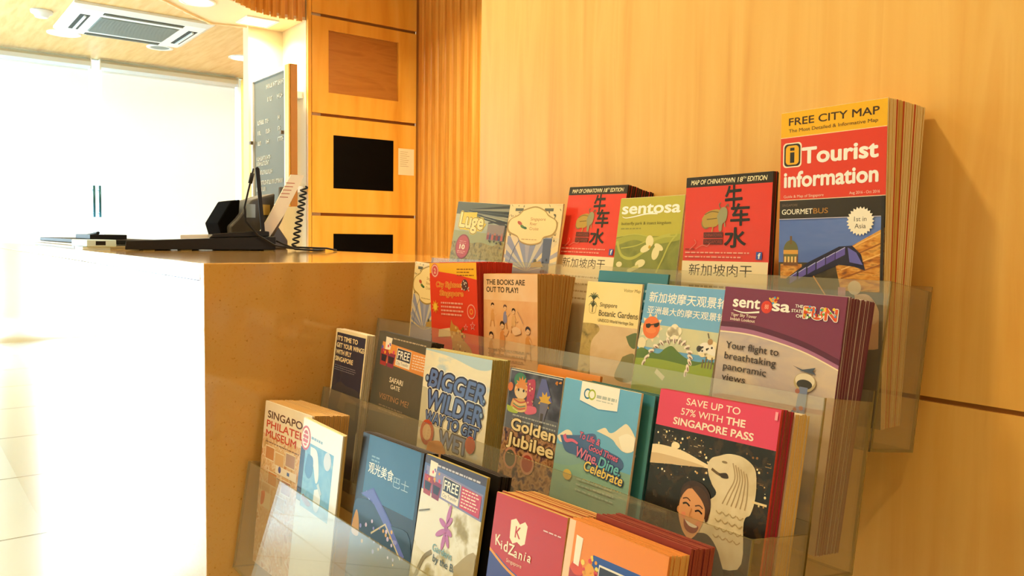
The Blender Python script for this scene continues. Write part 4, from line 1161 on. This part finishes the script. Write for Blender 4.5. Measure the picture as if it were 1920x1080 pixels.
def art_phil(c):
    c.rect(0, 0, 1, .50, photo('pale_paper', ['#e9d2b0', '#efdcbe', '#e4d0c0'], n=8)); c.rect(0, .50, 1, c.vmax, PH_STAMP)
    c.text('SINGAPORE', .08, .24, .95, .115, '#5a3a34', .02); c.text('PHILATELIC', .07, .39, .98, .115, '#c8483a', .02); c.text('MUSEUM', .07, .54, .66, .115, '#c8483a', .02)
    c.lines(.08, .60, .75, 1, .03, .018, '#8a6a58', .1)
    for k, (u, v, col) in enumerate(((.1, .68, '#c98a5a'), (.32, .72, '#dcb080'), (.55, .66, '#b99a90'), (.2, 1.05, '#cf8a58'), (.5, 1.08, '#b87a70'), (.08, 1.25, '#d8b48a'), (.4, 1.35, '#c9a070'))):
        c.rect(u - .012, v - .015, u + .20, v + .20, '#f0dfc0'); c.rect(u, v, u + .188, v + .185, col)
    c.rect(.35, .90, .80, 1.02, '#efe2d0'); c.ell(.44, .95, .03, .05, '#5a64a8'); c.rect(.6, .93, .65, .98, '#5a7ab8')
    c.rect(.05, 1.38, .3, 1.62, '#e8d4b0'); c.blob([(.08, 1.40), (.16, 1.38), (.15, 1.55), (.08, 1.6)], '#d8563a')

def art_bluewhite(c):
    c.rect(0, 0, 1, c.vmax, '#eef2f2'); c.rect(.0, .40, .12, 1.15, '#1f3a5c')
    c.rect(.12, .30, .84, 1.2, PH_BLUE)
    for d, col in ((0, '#c8483a'), (.03, '#f2e2d8'), (.06, '#c8483a')): c.ell(.10, .26, .13 - d, .17 - d, col)
    c.lines(.02, .20, .16, 3, .06, .02, '#f2e2d8'); c.lines(.25, .20, .3, 1, .03, .035, '#8ab0d0', .05)
    c.blob([(.25, .34), (.42, .36), (.50, .55), (.52, .72), (.46, .78), (.38, .60), (.28, .48)], '#e4eef2'); c.blob([(.2, .45), (.34, .48), (.36, .66), (.28, .78), (.16, .70)], '#4a86bc'); c.ell(.70, .42, .09, .12, '#cfd8e8')
    c.blob([(.45, .88), (.58, .84), (.62, 1.0), (.56, 1.15), (.46, 1.1)], '#dfe8f0'); c.stroke([(.52, .78), (.62, .90)], .05, '#c0d8ea', False); c.blob([(.18, 1.02), (.40, 1.1), (.30, 1.15), (.14, 1.1)], '#8a3a34')

def art_gourmet(c):
    c.rect(0, 0, 1, c.vmax, '#1d2c3c'); c.rect(0, 0, .12, c.vmax, '#120e0c'); c.rect(.12, .0, .96, .70, '#2f6690')  # blackish cover; the navy and blue fields paint in a window reflection
    c.lines(.20, .22, .14, 2, .04, .018, '#7fa4c0', .1)
    c.text('观光美食', .17, .42, .42, .125, '#f2f2ea', .004, box=True); c.text('巴士', .60, .46, .24, .115, '#9ab8d0', .0, box=True)
    c.poly([(.10, .68), (.30, .56), (.60, .80), (.95, 1.12), (.95, 1.2), (.60, .95), (.30, .72)], '#4a56a8')
    for k in range(5): c.stroke([(.18 + k * .13, .64 + k * .10), (.26 + k * .13, .70 + k * .10)], .03, '#7d8cd0', False)
    c.blob([(.1, .74), (.3, .72), (.6, .86), (.95, .90), (.95, 1.6), (0, 1.6), (.0, .86)], '#1a3a54')
    c.poly([(.10, .68), (.30, .58), (.60, .82), (.90, 1.10), (.88, 1.15), (.58, .92), (.30, .70)], '#5a64b8')
    c.stroke([(.35, 1.05), (.56, .88), (.85, 1.15)], .016, '#c9b890', False)
    c.blob([(.02, 1.0), (.06, .88), (.12, .98), (.14, 1.15), (.02, 1.15)], '#c8923c'); c.speck(.15, .92, .9, 1.25, 22, ['#8a8ad0', '#c9b8d8', '#d8a860'], (.008, .02), 6)

def art_gardens(c):
    c.rect(0, 0, 1, c.vmax, PH_GARDEN); c.blob([(.0, .32), (.45, .36), (.55, .6), (.4, .9), (0, .85)], '#e2ded0')
    c.poly([(0, 0), (1, 0), (1, .40), (0, .34)], '#5b6f9e'); c.rect(0, .0, 1, .08, '#4a4658')
    c.lines(.22, .055, .7, 1, .03, .018, '#c9c4cc', .05)
    art_free_band(c, .04, .10, .98, .34, .06, '#8a86b0', '#c23a58')
    for a, l in ((-80, .17), (-50, .11), (200, .12), (150, .16), (60, .14), (100, .16), (20, .10)):
        r = math.radians(a)
        c.ell(.50 + l * .55 * math.cos(r), .60 + l * .8 * math.sin(r), l * .55, .028, '#b86aa8', 16, rot=a); c.same()
    c.next(); c.ell(.50, .60, .03, c='#a85a98')
    c.text('Gardens', .33, .86, .32, .072, '#7aa8b0', .01); c.text('by the Bay', .36, .955, .42, .072, '#4a5a62', .006)
    c.stroke([(.1, 1.2), (.2, .98), (.32, .88)], .04, '#8a7c54'); c.stroke([(.02, .56), (.2, .50)], .012, '#6a6048', False)
    c.blob([(.7, .9), (1, .7), (1, 1.4), (.8, 1.5)], '#a8966a')

def art_kidz(c):
    c.rect(0, 0, 1, .60, '#c03a3e'); c.rect(.0, .55, 1, c.vmax, '#454f94')
    c.poly([(0, 0), (1, 0), (1, .56)] + c.curve([(1, .56), (.6, .66), (.3, .62), (0, .50)], 6), '#c03a3e')
    c.stroke([(-.02, .52), (.3, .645), (.6, .68), (1.02, .57)], .025, '#e89a34')
    c.poly([(.26, .20), (.33, .17), (.39, .21), (.46, .17), (.50, .20), (.49, .36), (.44, .39), (.38, .37), (.32, .40), (.27, .36)], '#f4e6c8')
    c.text('K', .34, .335, .075, .105, '#c03a3e', .015)
    for k, (ch, dx) in enumerate(zip('KidZania', (0, .088, .13, .20, .285, .355, .43, .475))):
        c.text(ch, .08 + dx, .475 + .10 * (dx - .28) ** 2 * 4 * -1 + .03, None, .10 if ch in 'KZd' else .085, '#f6ead0', .015, rot=(10 - 42 * dx))
    c.text('Singapore', .27, .575, .22, .035, '#f0d0b8', .0)
    c.lines(.72, .17, .24, 1, .03, .012, '#e8c4c4', .1)
    for u, v, r in ((.26, .90, .15), (.16, .95, .10), (.40, .95, .12), (.46, .98, .09)): c.ell(u, v, r, c='#f2e0bc'); c.same()
    c.next(); c.text('BIG', .22, .96, .24, .095, '#b83a34', .03)
    c.rect(.62, .72, 1, c.vmax, '#4a8ac8'); c.blob([(.62, .80), (.72, .74), (.8, .78), (.95, .72), (1, .85), (.64, .88)], '#dfe6e4'); c.ell(.74, .95, .12, c='#e8a848')

def art_freecity(c):
    c.rect(0, 0, 1, c.vmax, '#e98a3e'); c.rect(0, .0, .07, c.vmax, '#efc8a4')
    c.poly([(.30, .20), (1, .20), (1, .86), (.30, .80)], '#2f55a0')
    for k, col in enumerate(('#a83a3c', '#6a2f4a')):
        u = .07 + k * .14
        c.poly([(u, .36 + k * .03), (u + .15, .36 + k * .03), (u + .125, .84), (u + .025, .84)], col); c.ell(u + .075, .60, .045, c='#20242e'); c.speck(u + .05, .56, u + .1, .64, 5, '#e8e0d0', (.006, .01), 3)
        c.blob([(u, .36), (u + .05, .28), (u + .11, .29), (u + .15, .37), (u + .07, .40)], ['#d8503a', '#e8a03a'][k])
    c.poly([(.10, .10), (.175, .11), (.165, .33), (.105, .32)], '#f0e6d2'); c.speck(.20, .22, .36, .36, 14, ['#e8a03a', '#d84a4a', '#f2d060'], (.012, .022), 5)
    c.rect(.375, .25, .665, .60, '#e9e2d2'); c.rect(.383, .265, .657, .59, '#343a4c')
    c.text('FREE', .40, .53, .24, .20, WHITE, .008)
    c.rect(.375, .61, .665, .74, '#e9e2d2'); c.text('City Transfer', .39, .705, .26, .07, '#5a5a68')
    c.lines(.70, .27, .27, 5, .10, .045, '#dfe4ee', .2, 7)
    c.ell(.35, 1.2, .3, c='#efc080')

def art_blank(c): pass
def art_teal(c):
    c.rect(0, 0, 1, .12, '#3a7f90'); c.lines(.08, .2, .8, 5, .12, .03, '#a8c8cc')
def art_darkred(c): c.lines(.1, .1, .8, 4, .1, .03, '#d89a80')


# ------------------------------------------------------------------ acrylic rack
TIERS = {1: (0.8528, ZC - 0.0410), 2: (0.7347, ZC - 0.1540), 3: (0.6241, ZC - 0.2735), 4: (0.4865, ZC - 0.3893)}
XL, XR = -1.370, -0.444
TILT = math.radians(9)
FRONT_H, DEPTH, TH = 0.180, 0.088, 0.003
rack = empty('brochure_rack', ((XL + XR) / 2, WY, TIERS[4][1] - FRONT_H), 'clear acrylic four-tier leaflet rack stepping down from the wood wall', 'leaflet rack')
DIVIDERS = {1: (-1.160, -1.012, -0.880, -0.7500, -0.6005), 2: (-1.0735, -0.8600, -0.7345, -0.6070), 3: (-1.0690, -0.8830, -0.7590, -0.6170), 4: (-1.0300, -0.8540, -0.7130, -0.5735)}
def tier_matrix(k):
    Y, Z = TIERS[k]
    return Matrix.Translation((0, Y, Z)) @ Matrix.Rotation(-TILT, 4, 'X')     # local y goes back, local z up the front panel
for k in TIERS:
    Mx = tier_matrix(k)
    m = MB(); m.box((XL, DEPTH, -FRONT_H - TH), (XR, DEPTH + TH, 0.012 if k > 1 else 0.006), M_EDGE, Mx, {'y': M_ACRYLIC})
    tier = at(rack, m.build('tier'))
    def piece(name, lo, hi, clear):
        a = MB(); a.box(lo, hi, M_EDGE, Mx, {clear: M_ACRYLIC}); o = a.build(name); o.parent = tier
        o.matrix_parent_inverse = (Matrix.Translation(rack.location) @ tier.matrix_parent_inverse).inverted()
    piece('front_panel', (XL, -TH, -FRONT_H), (XR, 0, 0), 'y')
    piece('floor_panel', (XL, -TH, -FRONT_H - TH), (XR, DEPTH, -FRONT_H), 'z')
    piece('end_panel', (XL, 0.0001, -FRONT_H), (XL + TH, DEPTH, 0), 'x')
    piece('end_panel', (XR - TH, 0.0001, -FRONT_H), (XR, DEPTH, 0), 'x')

# ------------------------------------------------------------------ leaflets
M_PAPER = mat('paper_edge', '#e8d9b4', 0.8)
def sheet_matrix(k, X, depth, lean, spin, W, top, H, back=0.0, extra=0.0):
    """frame of one sheet: x across, y up the sheet from its bottom edge, z towards the room"""
    Y, Z = TIERS[k]
    t = math.radians(lean); s = math.radians(spin)
    u = Vector((1, 0, 0)); v = Vector((0, math.sin(t), math.cos(t)))
    uu = u * math.cos(s) + v * math.sin(s); vv = -u * math.sin(s) + v * math.cos(s)
    n = uu.cross(vv)
    O = Vector((X, Y + depth, Z)) + vv * (top - H) - n * back
    if extra:
        q = Matrix.Rotation(-extra, 3, uu); vv = q @ vv; n = q @ n
    return Matrix(((uu.x, vv.x, n.x, O.x), (uu.y, vv.y, n.y, O.y), (uu.z, vv.z, n.z, O.z), (0, 0, 0, 1)))

def leaf_mesh(name, W, H, t, edge, face, side=None, puff=1.0):
    b = MB()
    # folded sheet: slightly rounded spine on the left, two leaves parting at the free edge
    prof = [(-W / 2, -t * .5), (-W / 2 + t * .5, 0), (W / 2, 0), (W / 2, -t * .42), (W / 2 - .004, -t * .5), (W / 2, -t * .58), (W / 2, -t), (-W / 2 + t * .5, -t)]
    n = len(prof)
    lo = [(x, 0, z) for x, z in prof]; hi = [(x, H, z * puff) for x, z in prof]     # loosely folded sheets are fuller at the top
    b.face(lo, edge); b.face(hi[::-1], edge)
    for k in range(n):
        a, c = k, (k + 1) % n
        b.face([lo[a], hi[a], hi[c], lo[c]], face if k in (0, 1, 6, 7) else (side or edge))
    return b

COPY_COUNT = {}
def leaflet(name, key, place, H, art, base, label, cat, stack=None, t=0.0022, group=None, edge=None, back_ink=None):
    """front leaflet with printed cover; stack = (count, spread at top, spread at foot, label, edge material, side material, x shift)"""
    k, X, depth, lean, spin, W, top = place
    e = edge or M_PAPER
    body = leaf_mesh(name, W, H, t, e, e)
    o = body.build(name)
    o.matrix_world = sheet_matrix(k, X, depth, lean, spin, W, top, H)
    tag(o, label, cat, group)
    cv = Cover(W - 0.0006, top, H - 0.0004, base)
    art(cv)
    cv.b.build('cover', o)
    if stack:
        stack_of(name, place, H, t, cat, group, *stack)
    return o

def stack_of(name, place, H, t, cat, group, count, st, sf, label, em, sidem, inkm, off=0.0025, dx=0.0, dz=0.0, jit=0.0008, foot=1.0):
    k, X, depth, lean, spin, W, top = place
    tf = min(t, 0.70 * sf / max(count, 1))
    b = leaf_mesh(name, W, H, tf, em, inkm, sidem, max(1.0, 0.76 * st / count / tf))
    first = b.build(name)
    tag(first, label, cat, group)
    r = random.Random(len(name) + count)
    for i in range(count):
        o = first if i == 0 else first.copy()
        if i: C.objects.link(o)
        bt = off + st * (i + 0.3) / count; bf = off * foot + sf * (i + 0.3) / count
        extra = math.atan2(bt - bf, H)
        o.matrix_world = sheet_matrix(k, X + dx + r.uniform(-jit, jit), depth, lean, spin, W, top + dz + r.uniform(-jit, jit) - 0.0008 * 0, H, bf, extra)

SV = 0.166   # length of sheet below the lip
PL = {
 'luge': (1, -1.2501, 0.016, 7.6, -3.6, 0.1696, 0.1067),
 'cruise': (1, -1.0831, 0.012, 7.2, -1.3, 0.1440, 0.1000),
 'map1': (1, -0.9534, 0.024, 9.9, -0.7, 0.1347, 0.1272),
 'butterfly': (1, -0.8159, 0.010, 8.6, 0.7, 0.1247, 0.1045),
 'map2': (1, -0.6765, 0.012, 2.8, 0.7, 0.1380, 0.1272),
 'tourist': (1, -0.5262, 0.012, 0.0, 1.1, 0.1331, 0.1973),
 'cruise2': (2, -1.2700, 0.040, 4.0, -2.5, 0.1060, 0.1060),
 'funred': (2, -1.1472, 0.022, -1.4, 2.2, 0.1438, 0.1114),
 'books': (2, -1.0025, 0.030, 0.4, 2.1, 0.1384, 0.0985),
 'botanic': (2, -0.7880, 0.030, 8.1, 0.5, 0.1048, 0.0967),
 'flyer': (2, -0.6709, 0.030, 10.4, -0.5, 0.1250, 0.0990),
 'skytower': (2, -0.5293, 0.030, 7.5, -1.0, 0.1535, 0.1005),
 'ifly': (3, -1.3035, 0.008, 6.5, -0.5, 0.1200, 0.1061),
 'safari': (3, -1.1570, 0.025, 8.6, -0.9, 0.1690, 0.1123),
 'bigger': (3, -0.9805, 0.018, 6.9, 1.0, 0.1734, 0.1055),
 'golden': (3, -0.8173, 0.030, 8.6, 0.5, 0.1104, 0.0998),
 'wine': (3, -0.6911, 0.024, 9.4, 0.1, 0.1292, 0.1034),
 'pass': (3, -0.5299, 0.030, 11.3, 1.0, 0.1537, 0.1133),
 'phil': (4, -1.2615, 0.0145, 6.0, 2.1, 0.1927, 0.1082),
 'bluewhite': (4, -1.1113, 0.005, 5.9, -0.9, 0.1362, 0.1090),
 'gourmet': (4, -0.9352, 0.018, 9.0, 1.5, 0.1621, 0.1197),
 'gardens': (4, -0.7888, 0.018, 9.5, 0.5, 0.1300, 0.1230),
 'kidz': (4, -0.6435, 0.018, 9.9, 1.8, 0.1170, 0.1154),
 'freecity': (4, -0.5165, 0.012, 10.9, 1.0, 0.1270, 0.1214),
}
ink = lambda c: mat('print_' + c.lstrip('#'), c, 0.22, spec=0.45)
E_CREAM = mat('cream_page_edge', '#f2deaa', 0.8)
E_RED = mat('red_page_edge', '#c93a28', 0.6)
E_DARK = mat('dark_page_edge', '#2c2018', 0.6)
E_TAN = mat('tan_page_edge', '#d8a95e', 0.7)
E_PURPLE = mat('purple_page_edge', '#6a2a48', 0.6)
E_TEAL = mat('teal_page_edge', '#3f7a78', 0.6)
E_OLIVE = mat('olive_page_edge', '#b5a45a', 0.8)
E_WHITE = mat('white_page_edge', '#efe6d2', 0.8)
E_OCHRE = mat('ochre_page_edge', '#dcb96c', 0.8)
E_ORANGE = mat('orange_page_edge', '#e08a3a', 0.7)
H = lambda k: PL[k][6] + SV

# top tier
leaflet('brochure', 'luge', PL['luge'], H('luge'), art_luge, '#9a9c6a', 'olive leaflet with yellow bubble lettering and a cable car, first in the top tier', 'leaflet', t=0.003)
leaflet('brochure', 'cruise', PL['cruise'], H('cruise'), art_cruise, '#e9cf97', 'cream leaflet with an ornate plaque, standing in the top tier beside the red map', 'leaflet', t=0.002, group='ornate cream leaflets')
leaflet('folded_map', 'map1', PL['map1'], H('map1'), art_chinatown, '#e03a2a', 'red folded map partly hidden behind the green orchid leaflet', 'map', group='red folded maps', edge=E_DARK,
        stack=(11, 0.054, 0.030, 'red folded map in the pile behind the green orchid leaflet, only its dark edge showing', E_DARK, E_DARK, E_RED))
leaflet('brochure', 'butterfly', PL['butterfly'], H('butterfly'), art_butterfly, '#b9ae42', 'lime green leaflet with a pale orchid, between the two red maps', 'leaflet', t=0.003)
leaflet('folded_map', 'map2', PL['map2'], H('map2'), art_chinatown, '#e03a2a', 'fully visible red folded map beside the tall tourist map', 'map', group='red folded maps', edge=E_DARK,
        stack=(3, 0.009, 0.008, 'red folded map in the thin pile beside the tall tourist map, dark edge showing', E_DARK, E_DARK, E_RED))
leaflet('tourist_map', 'tourist', PL['tourist'], H('tourist'), art_tourist, '#33261a', 'tall yellow and red tourist map, front of the thick pile', 'map', group='tall tourist maps', edge=E_CREAM)
done = 0
for n_, red_ in ((4, 0), (1, 1), (3, 0), (1, 1), (6, 0), (1, 1), (6, 0)):
    lab_ = 'tall tourist map in the thick pile, its red edge showing between cream folds' if red_ else 'tall tourist map in the thick pile, its folded cream edge showing'
    stack_of('tourist_map', PL['tourist'], H('tourist'), 0.003, 'map', 'tall tourist maps', n_, 0.0036 * n_, 0.0017 * n_, lab_, E_CREAM, E_RED if red_ else (E_CREAM, E_OCHRE)[n_ % 2], ink('#e0b060'), off=0.0025 + 0.0036 * done, jit=0.0004, foot=0.5)
    done += n_

# second tier
leaflet('brochure', 'cruise2', PL['cruise2'], H('cruise2'), art_cruise, '#e9cf97', 'cream leaflet with an ornate plaque, half hidden behind the red and yellow leaflet', 'leaflet', t=0.004, group='ornate cream leaflets')
leaflet('brochure', 'funred', PL['funred'], H('funred'), art_funred, '#e03c26', 'red and yellow sightseeing leaflet in the second tier, front of its pile', 'leaflet', group='red and yellow leaflets', edge=E_RED,
        stack=(22, 0.072, 0.025, 'red leaflet in the pile behind the red and yellow one, only its red edge showing', E_RED, E_RED, ink('#d94a30'), 0.0025))
leaflet('booklet', 'books', PL['books'], H('books'), art_books, '#e0995a', 'peach booklet with drawn children, front of its thick tan pile', 'booklet', group='peach booklets', edge=E_TAN,
        stack=(24, 0.074, 0.021, 'peach booklet in the thick tan pile, only its stapled edge showing', E_ORANGE, E_TAN, ink('#d9954c'), 0.0025))
leaflet('folded_map', 'botanic', PL['botanic'], H('botanic'), art_botanic, '#edd08a', 'pale yellow garden map with a palm emblem in the second tier', 'map', t=0.003)
p = (2, -0.7800, 0.052, 8.5, -0.3, 0.1300, 0.1110)
leaflet('brochure', 'teal', p, p[6] + SV, art_teal, '#2f6f80', 'teal leaflet whose top edge rises behind the pale yellow garden map', 'leaflet', t=0.003, edge=E_TEAL)
leaflet('brochure', 'flyer', PL['flyer'], H('flyer'), art_flyer, '#6aa5d2', 'sky blue leaflet with an orange sun in sunglasses and white Chinese title', 'leaflet', t=0.003)
p = (2, -0.6600, 0.044, 10.0, 0.3, 0.1200, 0.0990)
leaflet('booklet', 'skytower', PL['skytower'], H('skytower'), art_skytower, '#7b2f4e', 'purple and lilac booklet about a flight, front of its pile in the second tier', 'booklet', group='purple booklets', edge=E_PURPLE,
        stack=(16, 0.052, 0.042, 'purple booklet in the pile behind the lilac flight cover, only its edge showing', E_PURPLE, E_PURPLE, ink('#c9b6a8'), 0.0025))

# third tier
leaflet('brochure', 'ifly', PL['ifly'], H('ifly'), art_ifly, '#f0dfb4', 'navy leaflet with a cream border, first in the third tier', 'leaflet', t=0.004, edge=E_WHITE, group='navy bordered leaflets',
        stack=(4, 0.011, 0.010, 'cream edged leaflet in the pile right behind the navy bordered one', E_WHITE, E_WHITE, ink('#f0dfb4'), 0.0045))
leaflet('brochure', 'safari', PL['safari'], H('safari'), art_safari, '#55524a', 'charcoal grey leaflet with an orange voucher band', 'leaflet', group='charcoal leaflets', edge=E_DARK,
        stack=(5, 0.020, 0.018, 'charcoal leaflet in the pile behind the one with the orange voucher band', E_DARK, E_DARK, ink('#4a463c')))
leaflet('booklet', 'bigger', PL['bigger'], H('bigger'), art_bigger, '#e9ddc0', 'sky and cream booklet with big blue slanted letters', 'booklet', group='blue lettered booklets', edge=E_OLIVE,
        stack=(9, 0.028, 0.026, 'booklet in the olive edged pile behind the big blue slanted letters', E_OLIVE, E_OLIVE, ink('#d9d2a0'), 0.0025))
leaflet('brochure', 'golden', PL['golden'], H('golden'), art_golden, '#3d3a4c', 'dark leaflet with a puppet stage and cream rounded lettering', 'leaflet', t=0.004)
p = (3, -0.8000, 0.068, 9.0, 0.3, 0.1240, 0.1020)
leaflet('brochure', 'orange', p, p[6] + SV, art_blank, '#e08a3a', 'orange leaflet whose thin top edge shows behind the puppet stage leaflet', 'leaflet', t=0.004, edge=E_ORANGE)
leaflet('brochure', 'wine', PL['wine'], H('wine'), art_wine, '#66acd6', 'bright blue sky leaflet with a white tag and pink script', 'leaflet', t=0.003)
p = (3, -0.6790, 0.034, 9.4, 0.1, 0.1290, 0.1010)
leaflet('brochure', 'teal', p, p[6] + SV, art_teal, '#3f7f80', 'teal leaflet, front of the pile behind the bright blue sky leaflet', 'leaflet', group='teal leaflets', edge=E_TEAL,
        stack=(4, 0.024, 0.022, 'teal leaflet in the pile between the bright blue leaflet and the pink pass leaflet', E_TEAL, E_TEAL, ink('#35605c'), 0.004))
leaflet('brochure', 'pass', PL['pass'], H('pass'), art_pass, '#2a1c10', 'pink headed leaflet with a laughing person and a stone fountain', 'leaflet', group='pink pass leaflets', edge=E_RED,
        stack=(5, 0.018, 0.017, 'pink pass leaflet in the pile behind the laughing person, only its red edge showing', E_RED, mat('dark_red_edge', '#8a3a34', 0.6), ink('#c93a52'), 0.0025))
p = (3, -0.5290, 0.053, 11.3, 1.0, 0.1510, 0.1070)
stack_of('brochure', p, p[6] + SV, 0.003, 'leaflet', 'cream edged leaflets', 7, 0.026, 0.024, 'cream edged leaflet in the pile behind the pink pass leaflets, against the rack end', E_WHITE, E_OCHRE, ink('#e4d4b0'), off=0.0)

# bottom tier
leaflet('brochure', 'phil', PL['phil'], H('phil'), art_phil, '#e8c69a', 'cream museum leaflet with red slab lettering, first in the bottom tier', 'leaflet', group='museum leaflets', edge=E_WHITE,
        stack=(16, 0.060, 0.050, 'museum leaflet in the deep pile behind the red slab lettering', E_TAN, E_TAN, ink('#d9b88a'), 0.0025))
leaflet('booklet', 'bluewhite', PL['bluewhite'], H('bluewhite'), art_bluewhite, '#eef2f2', 'white booklet with a blue picture and red round emblem', 'booklet', group='white and blue booklets', edge=E_WHITE, t=0.0018,
        stack=(2, 0.0044, 0.0044, 'white and blue booklet right behind the red round emblem, cream edge showing', E_CREAM, E_OCHRE, ink('#e9d8a8'), 0.0022))
p = (4, -1.0970, 0.0750, 8.0, -0.9, 0.1150, 0.1060)
leaflet('brochure', 'gourmet', PL['gourmet'], H('gourmet'), art_gourmet, '#1d2c3c', 'blackish leaflet with a blue reflection painted on and a white Chinese title in the bottom tier', 'leaflet', group='dark blue leaflets', edge=E_DARK,
        stack=(5, 0.018, 0.017, 'dark edged leaflet in the pile behind the blackish Chinese titled one', E_DARK, E_DARK, ink('#20201e')))
leaflet('brochure', 'gardens', PL['gardens'], H('gardens'), art_gardens, '#d9d3ba', 'misty garden leaflet with a pink dragonfly emblem and a red voucher', 'leaflet', t=0.004, edge=E_OLIVE)
p = (4, -0.7800, 0.030, 9.5, 0.5, 0.1230, 0.1230)
stack_of('brochure', p, p[6] + SV, 0.003, 'leaflet', 'black leaflets', 5, 0.018, 0.017, 'black leaflet in the pile between the misty garden leaflet and the crimson one', E_DARK, mat('black_page_edge', '#14100e', 0.5), ink('#1a1614'), off=0.0)
leaflet('brochure', 'kidz', PL['kidz'], H('kidz'), art_kidz, '#c03a3e', 'crimson leaflet with a white flag emblem, front of its pile', 'leaflet', group='crimson leaflets', edge=E_TAN,
        stack=(14, 0.050, 0.046, 'crimson leaflet in the pile behind the white flag emblem, only its tan top edge showing', E_TAN, E_TAN, ink('#a84a38'), 0.0025))
leaflet('brochure', 'freecity', PL['freecity'], H('freecity'), art_freecity, '#e98a3e', 'orange voucher leaflet with a blue panel, last in the bottom tier', 'leaflet', group='orange voucher leaflets', edge=E_ORANGE,
        stack=(6, 0.024, 0.022, 'orange voucher leaflet in the pile behind the blue panel, orange top edge showing', E_ORANGE, E_TAN, ink('#e09a50'), 0.0025))
p = (4, -0.5150, 0.041, 10.9, 1.0, 0.1210, 0.1210)
stack_of('brochure', p, p[6] + SV, 0.0025, 'leaflet', 'dark red leaflets', 9, 0.034, 0.030, 'dark red leaflet in the pile behind the orange voucher leaflets', mat('maroon_page_edge', '#94422e', 0.7), MATS['maroon_page_edge'], ink('#8a3a34'), off=0.0)
bpy.data.scenes.remove(_tscene)
